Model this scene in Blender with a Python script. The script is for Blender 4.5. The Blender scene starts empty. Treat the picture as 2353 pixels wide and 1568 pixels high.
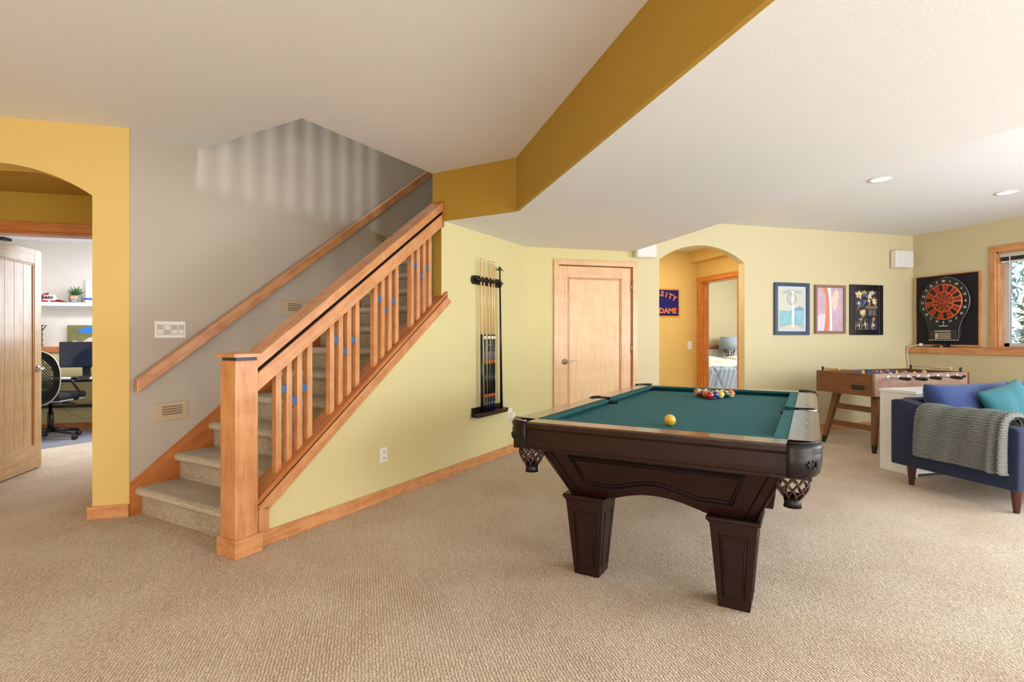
import bpy, bmesh, math, random
from mathutils import Matrix, Vector
random.seed(7)
C = bpy.context.scene.collection
sc = bpy.context.scene
PI = math.pi

# ---------------------------------------------------------------- camera
cd = bpy.data.cameras.new('camera'); cam = bpy.data.objects.new('camera', cd); C.objects.link(cam)
cam.location = (0, 0, 1.22); cam.rotation_euler = (math.radians(90), 0, math.radians(-15.3))
cd.sensor_width = 36; cd.lens = 36 * 1230 / 2353; cd.shift_y = -8 / 2353; cd.clip_start = .05
sc.camera = cam
sc.view_settings.view_transform = 'Standard'; sc.view_settings.look = 'None'
sc.view_settings.gamma = 1; sc.view_settings.use_curve_mapping = False
sc.view_settings.exposure = -.04

# ---------------------------------------------------------------- world
w = bpy.data.worlds.new('world'); sc.world = w; w.use_nodes = True
nt = w.node_tree; bg = nt.nodes['Background']
sky = nt.nodes.new('ShaderNodeTexSky'); sky.sky_type = 'NISHITA'; sky.sun_elevation = math.radians(48)
sky.sun_rotation = math.radians(200); sky.sun_disc = False
nt.links.new(sky.outputs[0], bg.inputs[0]); bg.inputs[1].default_value = .35

def area(name, loc, target, sx, sy, power, col=(1, 1, 1)):
    l = bpy.data.lights.new(name, 'AREA'); l.shape = 'RECTANGLE'; l.size = sx; l.size_y = sy
    l.energy = power; l.color = col
    o = bpy.data.objects.new(name, l); C.objects.link(o); o.location = loc
    d = Vector(target) - Vector(loc); o.rotation_euler = d.to_track_quat('-Z', 'Y').to_euler()
    return o
COOL = (.80, .91, 1.0); WARM = (1, .86, .68); NEU = (.93, .965, 1.0); WARM2 = (1, .95, .9)
# added area lamps for assumed daylight from behind the camera and from the right, plus added ceiling uplights
area('assumed_rear_daylight', (3.8, -3.0, 1.35), (2.0, 3, 1.7), 4.6, 2.1, 200, NEU)  # area lamp for assumed rear daylight; the rear wall has no opening
area('added_rear_uplight', (2.4, -2.9, .35), (1.0, 1.6, 2.65), 6.0, .7, 165, NEU)  # added low lamp aimed upward to brighten the main ceiling
area('added_rear_left_light', (-1.6, -3.0, 1.5), (-1.5, 3, 1.9), 2.4, 1.6, 32, WARM2)  # warm fill lamp added in front of the solid rear wall
area('added_rear_left_uplight', (-2.2, -2.9, .35), (-1.6, 1.0, 2.65), 3.5, .6, 100, WARM2)  # uplight added for the left part of the ceiling
area('assumed_right_window_light', (7.05, .2, 1.65), (0, 1.4, 1.1), 3.8, 1.4, 200, COOL)  # area lamp inside the room for an assumed unseen window
area('added_right_uplight', (6.95, .3, .9), (2.8, 1.4, 2.6), 3.8, .5, 78, COOL)  # lamp added below window height to lift the ceiling brightness
# rooms beyond
area('assumed_office_window_light', (-2.2, 7.2, 1.7), (-3.6, 7.3, .9), 1.4, 1.2, 46, COOL)  # lamp standing for an assumed office window; none is built
area('assumed_office_ceiling_light', (-3.2, 7.1, 2.4), (-3.2, 7.1, 0), .35, .35, 30, NEU)  # assumed office lamp, placed without a fixture
area('added_bedroom_light', (7.8, 7.2, 1.7), (6, 7.6, 1.0), 2.0, 1.4, 85, NEU)  # unseen area lamp added to light the bedroom
area('added_hall_light', (3.9, 6.1, 2.45), (3.9, 6.1, 0), .3, .3, 12, WARM)  # unseen warm lamp added to light the hall
# area lamps for assumed upstairs windows, lighting the stairwell
area('assumed_upstairs_window_light', (.55, 6.1, 4.9), (-1.6, 4.4, 1.6), .45, .45, 22, COOL)  # lamp only, in place of an assumed window upstairs
area('assumed_upstairs_side_light', (1.6, 1.9, 4.3), (-.5, 4.7, 2.5), .26, .26, 62, COOL)  # assumed side light upstairs: a small lamp shining past the upper balusters
sun = bpy.data.lights.new('sun', 'SUN'); sun.energy = 5; sun.angle = .02; sun.color = (1, .96, .9)
so = bpy.data.objects.new('sun', sun); C.objects.link(so); so.rotation_euler = (math.radians(28), math.radians(-40), 0)

# ---------------------------------------------------------------- materials
def lin(c):
    return tuple(((x / 255) / 12.92 if x / 255 <= .04045 else ((x / 255 + .055) / 1.055) ** 2.4) for x in c)
MATS = {}
def mat(name, rgb, rough=.6, metal=0, bump=0, bscale=80, vary=0, vscale=3, coat=0, spec=.5, trans=0, emit=None, sheen=0, alpha=1):
    if name in MATS: return MATS[name]
    m = bpy.data.materials.new(name); m.use_nodes = True; N = m.node_tree.nodes; L = m.node_tree.links
    b = N['Principled BSDF']; col = lin(rgb) + (1,)
    b.inputs['Base Color'].default_value = col; b.inputs['Roughness'].default_value = rough
    b.inputs['Metallic'].default_value = metal; b.inputs['Specular IOR Level'].default_value = spec
    b.inputs['Coat Weight'].default_value = coat; b.inputs['Coat Roughness'].default_value = .12
    b.inputs['Transmission Weight'].default_value = trans; b.inputs['Sheen Weight'].default_value = sheen
    b.inputs['Alpha'].default_value = alpha
    if emit: b.inputs['Emission Color'].default_value = lin(rgb) + (1,); b.inputs['Emission Strength'].default_value = emit
    tc = N.new('ShaderNodeTexCoord')
    if vary:
        n = N.new('ShaderNodeTexNoise'); n.inputs['Scale'].default_value = vscale; n.inputs['Detail'].default_value = 4
        L.new(tc.outputs['Object'], n.inputs['Vector'])
        mx = N.new('ShaderNodeMix'); mx.data_type = 'RGBA'
        mx.inputs[6].default_value = tuple(c * (1 - vary) for c in col[:3]) + (1,)
        mx.inputs[7].default_value = tuple(min(1, c * (1 + vary)) for c in col[:3]) + (1,)
        L.new(n.outputs['Fac'], mx.inputs[0]); L.new(mx.outputs[2], b.inputs['Base Color'])
    if bump:
        n2 = N.new('ShaderNodeTexNoise'); n2.inputs['Scale'].default_value = bscale; n2.inputs['Detail'].default_value = 3
        L.new(tc.outputs['Object'], n2.inputs['Vector'])
        bp = N.new('ShaderNodeBump'); bp.inputs['Strength'].default_value = bump; bp.inputs['Distance'].default_value = .004
        L.new(n2.outputs['Fac'], bp.inputs['Height']); L.new(bp.outputs[0], b.inputs['Normal'])
    MATS[name] = m; return m

def wood(name, dark, light, rough=.35, coat=.25, scale=1.0, stretch=9, fig=0):
    # grain runs along the object's own X axis
    if name in MATS: return MATS[name]
    m = bpy.data.materials.new(name); m.use_nodes = True; N = m.node_tree.nodes; L = m.node_tree.links
    b = N['Principled BSDF']; b.inputs['Roughness'].default_value = rough; b.inputs['Coat Weight'].default_value = coat
    b.inputs['Coat Roughness'].default_value = .15
    tc = N.new('ShaderNodeTexCoord'); mp = N.new('ShaderNodeMapping')
    mp.inputs['Scale'].default_value = (scale * 2, scale * 2 * stretch, scale * 2 * stretch)
    oi = N.new('ShaderNodeObjectInfo'); cmb = N.new('ShaderNodeCombineXYZ'); mul = N.new('ShaderNodeMath'); mul.operation = 'MULTIPLY'
    mul.inputs[1].default_value = 37; L.new(oi.outputs['Random'], mul.inputs[0])
    for i in range(3): L.new(mul.outputs[0], cmb.inputs[i])
    L.new(cmb.outputs[0], mp.inputs['Location'])
    L.new(tc.outputs['Object'], mp.inputs['Vector'])
    n = N.new('ShaderNodeTexNoise'); n.inputs['Scale'].default_value = 1.6; n.inputs['Detail'].default_value = 7
    n.inputs['Roughness'].default_value = .55; n.inputs['Distortion'].default_value = .6
    L.new(mp.outputs[0], n.inputs['Vector'])
    mp2 = N.new('ShaderNodeMapping'); mp2.inputs['Scale'].default_value = (scale * 6, scale * 3, scale * 3)
    L.new(tc.outputs['Object'], mp2.inputs['Vector'])
    n2 = N.new('ShaderNodeTexNoise'); n2.inputs['Scale'].default_value = 1.5; n2.inputs['Detail'].default_value = 3; L.new(mp2.outputs[0], n2.inputs['Vector'])
    ad = N.new('ShaderNodeMath'); ad.operation = 'MULTIPLY_ADD'; ad.inputs[1].default_value = .45 + fig; L.new(n2.outputs['Fac'], ad.inputs[0]); L.new(n.outputs['Fac'], ad.inputs[2])
    cr = N.new('ShaderNodeValToRGB'); e = cr.color_ramp.elements
    e[0].position = .45; e[0].color = lin(dark) + (1,); e[1].position = .95; e[1].color = lin(light) + (1,)
    L.new(ad.outputs[0], cr.inputs[0]); L.new(cr.outputs[0], b.inputs['Base Color'])
    bp = N.new('ShaderNodeBump'); bp.inputs['Strength'].default_value = .08; bp.inputs['Distance'].default_value = .002
    L.new(n.outputs['Fac'], bp.inputs['Height']); L.new(bp.outputs[0], b.inputs['Normal'])
    MATS[name] = m; return m

def carpet(name, a, b_, rows=True, k=1.0):
    m = bpy.data.materials.new(name); m.use_nodes = True; N = m.node_tree.nodes; L = m.node_tree.links
    p = N['Principled BSDF']; p.inputs['Roughness'].default_value = .95; p.inputs['Specular IOR Level'].default_value = .1
    p.inputs['Sheen Weight'].default_value = .15
    tc = N.new('ShaderNodeTexCoord')
    wv = N.new('ShaderNodeTexWave'); wv.wave_type = 'BANDS'; wv.bands_direction = 'X'
    wv.inputs['Scale'].default_value = 24 * k; wv.inputs['Distortion'].default_value = 4.5; wv.inputs['Detail'].default_value = 2
    wv.inputs['Detail Scale'].default_value = 1.6; wv.inputs['Detail Roughness'].default_value = .6
    L.new(tc.outputs['Object'], wv.inputs['Vector'])
    n = N.new('ShaderNodeTexNoise'); n.inputs['Scale'].default_value = 170; n.inputs['Detail'].default_value = 2; L.new(tc.outputs['Object'], n.inputs['Vector'])
    n3 = N.new('ShaderNodeTexNoise'); n3.inputs['Scale'].default_value = 1.6; n3.inputs['Detail'].default_value = 5; n3.inputs['Roughness'].default_value = .6
    L.new(tc.outputs['Object'], n3.inputs['Vector'])
    s = N.new('ShaderNodeMath'); s.operation = 'MULTIPLY_ADD'; s.inputs[1].default_value = .5
    L.new(wv.outputs['Fac'], s.inputs[0]); L.new(n.outputs['Fac'], s.inputs[2])
    s2 = N.new('ShaderNodeMath'); s2.operation = 'MULTIPLY_ADD'; s2.inputs[1].default_value = 1.0
    L.new(n3.outputs['Fac'], s2.inputs[0]); L.new(s.outputs[0], s2.inputs[2])
    cr = N.new('ShaderNodeValToRGB'); e = cr.color_ramp.elements
    e[0].position = .55; e[0].color = lin(a) + (1,); e[1].position = 1.25 if False else 1.0; e[1].color = lin(b_) + (1,)
    sub = N.new('ShaderNodeMath'); sub.operation = 'SUBTRACT'; sub.inputs[1].default_value = .33; L.new(s2.outputs[0], sub.inputs[0])
    L.new(sub.outputs[0], cr.inputs[0]); L.new(cr.outputs[0], p.inputs['Base Color'])
    bp = N.new('ShaderNodeBump'); bp.inputs['Strength'].default_value = 1; bp.inputs['Distance'].default_value = .013
    L.new(s.outputs[0], bp.inputs['Height']); L.new(bp.outputs[0], p.inputs['Normal'])
    MATS[name] = m; return m

GOLD = mat('gold_wall_paint', (224, 192, 116), .75, bump=.12, bscale=160)
GOLDD = mat('ochre_wall_paint', (176, 140, 46), .75, bump=.12, bscale=160)
PALE = mat('pale_yellow_wall_paint', (216, 203, 150), .75, bump=.12, bscale=160)
CREAM = mat('cream_wall_paint', (214, 201, 162), .75, bump=.12, bscale=160)
TAUPE = mat('taupe_wall_paint', (188, 176, 160), .7, bump=.12, bscale=160)
WHITE = mat('white_ceiling_paint', (236, 236, 238), .85, bump=.25, bscale=120)
OFFW = mat('office_wall_paint', (232, 224, 216), .8)
CARPET = carpet('beige_carpet', (206, 174, 144), (248, 228, 204))
STAIRC = carpet('stair_carpet', (184, 166, 142), (234, 218, 196), k=1.5)
OAK = wood('orange_maple', (174, 104, 54), (216, 154, 102), fig=.2)
OAKD = wood('amber_maple', (166, 92, 40), (200, 124, 64))
DOORW = wood('pale_maple', (204, 152, 106), (228, 184, 138), rough=.4, fig=.25)
DOORP = wood('maple_panel', (214, 170, 118), (232, 194, 144), rough=.45, fig=.2)
WALN = wood('walnut', (86, 50, 28), (124, 78, 48), rough=.45, stretch=14)
ESP = wood('espresso_wood', (27, 11, 6), (43, 19, 11), rough=.42, coat=.0)
ESP.node_tree.nodes['Principled BSDF'].inputs['Specular IOR Level'].default_value = .28
ESPT = wood('espresso_painted_reflection', (62, 36, 24), (92, 60, 42), rough=.22, coat=.6)  # paler espresso for rail tops, their reflections put into the base colour
BLK = mat('black_plastic', (22, 22, 24), .4)
BLKM = mat('black_satin_metal', (28, 24, 22), .35, metal=.3)
GROOVE = mat('dark_groove', (14, 8, 6), .7, spec=.15)
WHT = mat('white_plastic', (238, 234, 226), .4)
WHTL = mat('white_laminate', (236, 237, 238), .35)
NICK = mat('brushed_nickel', (190, 188, 184), .25, metal=1)
CLOTH = mat('green_table_cloth', (24, 97, 102), .9, bump=.15, bscale=500, vary=.12, vscale=250)
LEATH = mat('dark_leather', (16, 11, 11), .38, bump=.1, bscale=200, spec=.35)
NETL = mat('brown_net_leather', (58, 32, 22), .5)
NAVY = mat('navy_upholstery', (19, 33, 64), .85, bump=.4, bscale=700, vary=.12, vscale=300, sheen=.08)
BLUEC = mat('blue_velvet', (30, 54, 106), .8, bump=.3, bscale=500, sheen=.15)
TEAL = mat('teal_velvet', (22, 98, 108), .75, bump=.4, bscale=300, vary=.15, vscale=60, sheen=.15)
KNIT = mat('grey_knit', (118, 121, 117), .9, vary=.15, vscale=90)
LEGW = wood('dark_leg_wood', (58, 26, 22), (82, 40, 32), rough=.3)
BLUEB = mat('blue_glass_block', (62, 98, 138), .3)
VENT = mat('beige_vent_enamel', (196, 172, 140), .5)

# ---------------------------------------------------------------- mesh helpers
FR = Matrix.Identity(4)
WORLD = {}
KS = 5.697 / 5.134      # the far right walls were surveyed at unit scale about the camera and stand KS times as far
KF = Matrix.Translation((0, 0, 1.22)) @ Matrix.Scale(KS, 4) @ Matrix.Translation((0, 0, -1.22))
def kz(z): return 1.22 + (z - 1.22) * KS
STAIR = Matrix.Rotation(math.radians(45), 4, 'Z')
def use(M=None):
    global FR
    FR = M.copy() if M is not None else Matrix.Identity(4)
def link(name, me, M, m, parent=None):
    if m is not None and not me.materials: me.materials.append(m)
    o = bpy.data.objects.new(name, me); C.objects.link(o); W = FR @ M
    WORLD[o.name] = W; o.matrix_basis = W
    if parent is not None:
        o.parent = parent; o.matrix_parent_inverse = WORLD[parent.name].inverted()
    return o
def tag(o, label, cat, group=None):
    o['label'] = label; o['category'] = cat
    if group: o['group'] = group
    return o
def thing(name, label, cat, loc=(0, 0, 0), rz=0, group=None):
    o = bpy.data.objects.new(name, None); C.objects.link(o); o.empty_display_size = .1
    W = FR @ Matrix.Translation(loc) @ Matrix.Rotation(rz, 4, 'Z'); o.matrix_basis = W; WORLD[o.name] = W
    return tag(o, label, cat, group)
def st(o):
    o['kind'] = 'structure'; return o
def copy_tree(o, parent=None):
    c = o.copy(); C.objects.link(c); WORLD[c.name] = WORLD[o.name]
    if parent is not None: c.parent = parent
    for ch in list(o.children): copy_tree(ch, c)
    return c
def bm2(name, bm, M, m, parent, smooth=False):
    me = bpy.data.meshes.new(name)
    if smooth:
        for f in bm.faces: f.smooth = True
    bmesh.ops.recalc_face_normals(bm, faces=bm.faces)
    bm.to_mesh(me); bm.free()
    return link(name, me, M, m, parent)
AX = {'x': Matrix.Identity(3), 'y': Matrix(((0, -1, 0), (1, 0, 0), (0, 0, 1))), 'z': Matrix(((0, 0, 1), (0, 1, 0), (-1, 0, 0)))}
AX['z'] = Matrix(((0, 0, -1), (0, 1, 0), (1, 0, 0)))
def addbox(bm, x, y, z, bev=0, seg=1, M=None):
    r = bmesh.ops.create_cube(bm, size=1); vs = r['verts']
    T = Matrix.Translation(((x[0] + x[1]) / 2, (y[0] + y[1]) / 2, (z[0] + z[1]) / 2)) @ Matrix.Diagonal((abs(x[1] - x[0]), abs(y[1] - y[0]), abs(z[1] - z[0]), 1))
    bmesh.ops.transform(bm, matrix=(M @ T) if M is not None else T, verts=vs)
    if bev:
        es = list({e for v in vs for e in v.link_edges})
        bmesh.ops.bevel(bm, geom=es, offset=bev, segments=seg, affect='EDGES', profile=.5)
def box(name, x, y, z, m, parent=None, grain='x', bev=0, seg=1, smooth=False, rot=None):
    R = AX[grain].to_4x4(); c = Vector(((x[0] + x[1]) / 2, (y[0] + y[1]) / 2, (z[0] + z[1]) / 2))
    d = Vector((abs(x[1] - x[0]), abs(y[1] - y[0]), abs(z[1] - z[0])))
    dl = R.to_3x3().transposed() @ d; dl = [abs(q) for q in dl]
    bm = bmesh.new(); addbox(bm, (-dl[0] / 2, dl[0] / 2), (-dl[1] / 2, dl[1] / 2), (-dl[2] / 2, dl[2] / 2), bev, seg)
    M = Matrix.Translation(c) @ (rot if rot is not None else Matrix.Identity(4)) @ R
    return bm2(name, bm, M, m, parent, smooth)
def boxes(name, lst, m, parent=None, bev=0):
    bm = bmesh.new()
    for b in lst: addbox(bm, b[0], b[1], b[2], bev)
    return bm2(name, bm, Matrix.Identity(4), m, parent)
def prism(name, pts, a0, a1, m, parent=None, plane='xz', ang=0, bev=0, smooth=False, seg=1, holes=None):
    # pts in the named plane, extruded between a0 and a1 along the third axis; grain runs at angle ang in the plane
    ex = {'xz': (Vector((1, 0, 0)), Vector((0, 0, 1)), Vector((0, 1, 0))), 'yz': (Vector((0, 1, 0)), Vector((0, 0, 1)), Vector((1, 0, 0))),
          'xy': (Vector((1, 0, 0)), Vector((0, 1, 0)), Vector((0, 0, 1)))}[plane]
    a = math.radians(ang); X = ex[0] * math.cos(a) + ex[1] * math.sin(a); Y = -ex[0] * math.sin(a) + ex[1] * math.cos(a); Z = X.cross(Y)
    s = 1 if Z.dot(ex[2]) > 0 else -1
    cx = sum(p[0] for p in pts) / len(pts); cy = sum(p[1] for p in pts) / len(pts)
    O = ex[0] * cx + ex[1] * cy + ex[2] * ((a0 + a1) / 2)
    M = Matrix((X.to_tuple() + (0,), Y.to_tuple() + (0,), Z.to_tuple() + (0,), (0, 0, 0, 1))).transposed(); M = Matrix.Translation(O) @ M
    Mi = M.inverted(); h = abs(a1 - a0) / 2
    bm = bmesh.new()
    loc = [Mi @ (ex[0] * p[0] + ex[1] * p[1] + ex[2] * ((a0 + a1) / 2)) for p in pts]
    A = [bm.verts.new((p.x, p.y, -h)) for p in loc]; B = [bm.verts.new((p.x, p.y, h)) for p in loc]
    n = len(pts); bm.faces.new(A[::-1]); bm.faces.new(B)
    for i in range(n): bm.faces.new((A[i], A[(i + 1) % n], B[(i + 1) % n], B[i]))
    if bev: bmesh.ops.bevel(bm, geom=bm.edges[:], offset=bev, segments=seg, affect='EDGES', profile=.5)
    bm.normal_update(); bmesh.ops.triangulate(bm, faces=[f for f in bm.faces if len(f.verts) > 4])
    return bm2(name, bm, M, m, parent, smooth)
def addtube(bm, pts, r, seg=8, closed=False, cap=True):
    pts = [Vector(p) for p in pts]; n = len(pts); rr = r if isinstance(r, (list, tuple)) else [r] * n
    rings = []; ref = None
    for i, p in enumerate(pts):
        a = pts[(i - 1) % n] if (closed or i > 0) else p; b = pts[(i + 1) % n] if (closed or i < n - 1) else p
        d = (b - a).normalized()
        if ref is None: ref = Vector((0, 0, 1)) if abs(d.z) < .9 else Vector((1, 0, 0))
        u = (ref - d * ref.dot(d)).normalized(); ref = u; v = d.cross(u)
        rings.append([bm.verts.new(p + (u * math.cos(2 * PI * k / seg) + v * math.sin(2 * PI * k / seg)) * rr[i]) for k in range(seg)])
    for i in range(n if closed else n - 1):
        A = rings[i]; B = rings[(i + 1) % n]
        for k in range(seg):
            f = bm.faces.new((A[k], A[(k + 1) % seg], B[(k + 1) % seg], B[k])); f.smooth = True
    if cap and not closed: bm.faces.new(rings[0][::-1]); bm.faces.new(rings[-1])
def tube(name, pts, r, m, parent=None, seg=8, closed=False):
    bm = bmesh.new(); addtube(bm, pts, r, seg, closed); return bm2(name, bm, Matrix.Identity(4), m, parent)
def addlathe(bm, prof, seg=16, M=None):
    rings = []
    for r, z in prof:
        rings.append([bm.verts.new(((M @ Vector((r * math.cos(2 * PI * k / seg), r * math.sin(2 * PI * k / seg), z))) if M is not None else Vector((r * math.cos(2 * PI * k / seg), r * math.sin(2 * PI * k / seg), z)))) for k in range(seg)])
    for i in range(len(prof) - 1):
        for k in range(seg):
            f = bm.faces.new((rings[i][k], rings[i][(k + 1) % seg], rings[i + 1][(k + 1) % seg], rings[i + 1][k])); f.smooth = True
    if prof[0][0] > 1e-5: bm.faces.new(rings[0][::-1])
    if prof[-1][0] > 1e-5: bm.faces.new(rings[-1])
def lathe(name, prof, loc, m, parent=None, seg=20, rot=None):
    bm = bmesh.new(); prof = [(max(r, 1e-6), z) for r, z in prof]; addlathe(bm, prof, seg)
    bmesh.ops.remove_doubles(bm, verts=bm.verts, dist=1e-5)
    return bm2(name, bm, Matrix.Translation(loc) @ (rot if rot is not None else Matrix.Identity(4)), m, parent)
def sphere(name, c, r, m, parent=None, sc3=(1, 1, 1), seg=20, rot=None):
    bm = bmesh.new(); bmesh.ops.create_uvsphere(bm, u_segments=seg, v_segments=max(8, seg * 2 // 3), radius=r)
    return bm2(name, bm, Matrix.Translation(c) @ (rot if rot is not None else Matrix.Identity(4)) @ Matrix.Diagonal(sc3 + (1,)), m, parent, True)
def grid(name, f, nu, nv, m, parent=None, smooth=True, thick=0, M=None):
    bm = bmesh.new(); V = [[bm.verts.new(f(i / nu, j / nv)) for j in range(nv + 1)] for i in range(nu + 1)]
    for i in range(nu):
        for j in range(nv): bm.faces.new((V[i][j], V[i + 1][j], V[i + 1][j + 1], V[i][j + 1]))
    if thick: bmesh.ops.solidify(bm, geom=bm.faces[:], thickness=thick)
    return bm2(name, bm, M if M is not None else Matrix.Identity(4), m, parent, smooth)
def pillow(name, c, w, h, t, m, parent=None, rot=None, puff=.5, n=24, wob=.0):
    bm = bmesh.new(); vs = {}
    for s in (1, -1):
        for i in range(n + 1):
            for j in range(n + 1):
                x = i / n * 2 - 1; y = j / n * 2 - 1; e = (1 - abs(x) ** 2.6) * (1 - abs(y) ** 2.6)
                pin = 1 - .06 * (1 - (1 - abs(x * y)) ** 1) * 0
                edge = .05 * (1 - x * x) * 0
                X = x * w / 2 * (1 - .05 * (1 - y * y) * abs(x)); Y = y * h / 2 * (1 - .05 * (1 - x * x) * abs(y))
                z = s * t / 2 * (max(e, 0) ** puff) + wob * math.sin(x * 7 + y * 3) * max(e, 0) * math.cos(y * 6 - x * 2)
                if s == -1 and (i in (0, n) or j in (0, n)): vs[(s, i, j)] = vs[(1, i, j)]
                else: vs[(s, i, j)] = bm.verts.new((X, Y, z))
        for i in range(n):
            for j in range(n):
                q = [vs[(s, i, j)], vs[(s, i + 1, j)], vs[(s, i + 1, j + 1)], vs[(s, i, j + 1)]]
                bm.faces.new(q if s == 1 else q[::-1])
    return bm2(name, bm, Matrix.Translation(c) @ (rot if rot is not None else Matrix.Identity(4)), m, parent, True)
def text(name, s, size, M, m, parent=None, ext=.001, align='CENTER', bold=0):
    cu = bpy.data.curves.new('txt', 'FONT'); cu.body = s; cu.size = size; cu.extrude = ext; cu.align_x = align; cu.align_y = 'CENTER'; cu.offset = bold
    cu.resolution_u = 3
    t = bpy.data.objects.new('txt', cu); C.objects.link(t)
    me = bpy.data.meshes.new_from_object(t); bpy.data.objects.remove(t); bpy.data.curves.remove(cu)
    me.name = name; return link(name, me, M, m, parent)
def RX(a): return Matrix.Rotation(math.radians(a), 4, 'X')
def RY(a): return Matrix.Rotation(math.radians(a), 4, 'Y')
def RZ(a): return Matrix.Rotation(math.radians(a), 4, 'Z')

# ================================================================ SETTING
def uv(u, v): return ((u - v) * math.sqrt(.5), (u + v) * math.sqrt(.5))
st(box('floor', (-6, 9.5), (-3.4, 10), (-.1, 0), CARPET))
# main ceiling with the stair opening
HOLE_U, HOLE_V = 2.353, 2.915
pts = [(-4.6, -3.2), (-4.6, 4.215), (-1.556, 4.215), uv(1.88, 4.087), uv(HOLE_U, 4.087), uv(HOLE_U, HOLE_V), uv(3.715, HOLE_V), uv(3.715, 2.078), (1.157, -3.2)]
st(prism('ceiling', pts, 2.65, 2.95, WHITE, plane='xy'))
# dropped soffit: white underside, ochre sides
s0 = [(1.16, -3.2), (1.16, 4.093), uv(3.72, 2.09), uv(3.72, 2.83), uv(4.98, 2.83), (1.701, 5.7), (3.03, 5.7), (3.03, -3.2)]
st(prism('ceiling', s0, 2.23, 2.26, WHITE, plane='xy'))
st(prism('ceiling', [(3.03, -3.2), (3.03, 5.7), (7.5, 5.7), (7.5, -3.2)], kz(2.488), 2.75, WHITE, plane='xy'))
st(box('wall_soffit', (1.155, 1.18), (-3.2, 4.1), (2.229, 2.66), GOLDD))
st(box('wall_soffit', (3.0, 3.029), (-3.2, 5.697), (2.231, 2.7), WHITE))
use(STAIR)
st(box('wall_soffit', (3.712, 3.74), (2.078, 2.9155), (2.229, 2.66), GOLDD))
use()
# left wall with its arch
def archpts(x0, x1, spring, rise, n=24):
    w = (x1 - x0) / 2; R = (w * w + rise * rise) / (2 * rise); cz = spring + rise - R; a0 = math.asin(w / R)
    return [((x0 + x1) / 2 + R * math.sin(-a0 + 2 * a0 * i / n), cz + R * math.cos(-a0 + 2 * a0 * i / n)) for i in range(n + 1)]
ap = archpts(-2.868, -1.772, 2.174, .18)
st(prism('wall_left', [(-4.6, 0), (-4.6, 2.66), (-1.556, 2.66), (-1.556, 0), (-1.772, 0)] + ap[::-1] + [(-2.868, 0)], 4.215, 4.335, GOLD))
# vestibule between the arch and the office door
st(box('wall_vestibule', (-1.78, -1.70), (4.33, 4.95), (0, 2.4), GOLD))
st(box('wall_vestibule', (-3.02, -2.93), (4.33, 4.95), (0, 2.4), GOLD))
st(box('ceiling', (-3.1, -1.6), (4.335, 4.95), (2.335, 2.42), GOLDD))
st(boxes('wall_office_front', [((-6, -2.94), (4.95, 5.08), (0, 2.6)), ((-2.04, -1.5), (4.95, 5.08), (0, 2.6)), ((-2.94, -2.04), (4.95, 5.08), (2.035, 2.6))], GOLDD))
# office
st(box('wall_office_back', (-6, -1.4), (8.5, 8.62), (0, 2.6), OFFW))
st(box('wall_office_back', (-6, -1.4), (8.39, 8.5), (0, 1.02), PALE))
st(box('trim_1', (-4.52, -1.4), (8.37, 8.5), (1.02, 1.1), OAKD, bev=.004))
st(box('wall_office_left', (-4.62, -4.5), (5.08, 8.5), (0, 2.6), OFFW))
st(box('wall_office_right', (-1.5, -1.4), (5.0, 8.5), (0, 2.6), OFFW))
st(box('ceiling', (-6, -1.4), (5.0, 8.6), (2.5, 2.6), WHITE))
st(box('baseboard_office', (-4.5, -1.5), (8.375, 8.39), (0, .09), OAKD))
# stair walls
use(STAIR)
st(box('wall_stair', (1.88, 8.6), (4.087, 4.2), (0, 5.4), TAUPE))
st(prism('wall_understair', [(1.96, 0), (1.96, .734 * 1.96 - 1.17), (3.715, .734 * 3.715 - 1.17), (3.715, 2.95), (8.6, 2.95), (8.6, 0)], 2.82, 2.915, PALE))
st(box('wall_end_ochre', (3.713, 3.716), (2.822, 2.9155), (.734 * 3.715 - 1.17, 2.7), GOLDD))
st(box('wall_stairwell', (3.715, 8.6), (2.80, 2.915), (2.96, 5.4), TAUPE))
st(box('wall_stairwell', (8.5, 8.6), (2.8, 4.2), (2.9, 5.4), TAUPE))
use()
st(boxes('wall_upstairs', [((-3.0, 3.6), (1.0, 1.1), (2.95, 5.4)), ((-3.0, -2.9), (1.0, 7), (2.95, 5.4)), ((3.5, 3.6), (1.0, 7), (2.95, 5.4))], OFFW))
st(box('ceiling', (-5, 5), (1, 10), (5.3, 5.4), WHITE))
# door wall and arch wall are one plane
st(boxes('wall_door', [((1.60, 2.10), (5.697, 5.8), (0, 2.26)), ((2.10, 3.03), (5.697, 5.8), (2.045, 2.26)), ((2.08, 3.05), (5.79, 5.83), (0, 2.1))], PALE))
ap = archpts(3.045 * KS, 4.126 * KS, kz(2.06), .175 * KS)
AWX = 6.7 * KS
st(prism('wall_arch', [(3.03, 0), (3.03, 2.7), (AWX, 2.7), (AWX, 0), (4.126 * KS, 0)] + ap[::-1] + [(3.045 * KS, 0)], 5.697, 5.81, CREAM))
# hall behind the arch
st(box('wall_hall_back', (3.3, 4.9), (6.99, 7.1), (0, 2.6), GOLD))
st(boxes('wall_hall_right', [((4.77, 4.89), (5.81, 6.04), (0, 2.6)), ((4.77, 4.89), (6.90, 7.0), (0, 2.6)), ((4.77, 4.89), (6.04, 6.90), (2.04, 2.6))], GOLD))
st(box('wall_hall_header', (4.66, 4.77), (5.81, 6.99), (2.335, 2.5), GOLD))
st(box('wall_hall_left', (3.25, 3.36), (5.81, 7.0), (0, 2.6), GOLD))
st(box('ceiling', (3.2, 4.9), (5.8, 7.1), (2.5, 2.6), WHITE))
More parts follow.
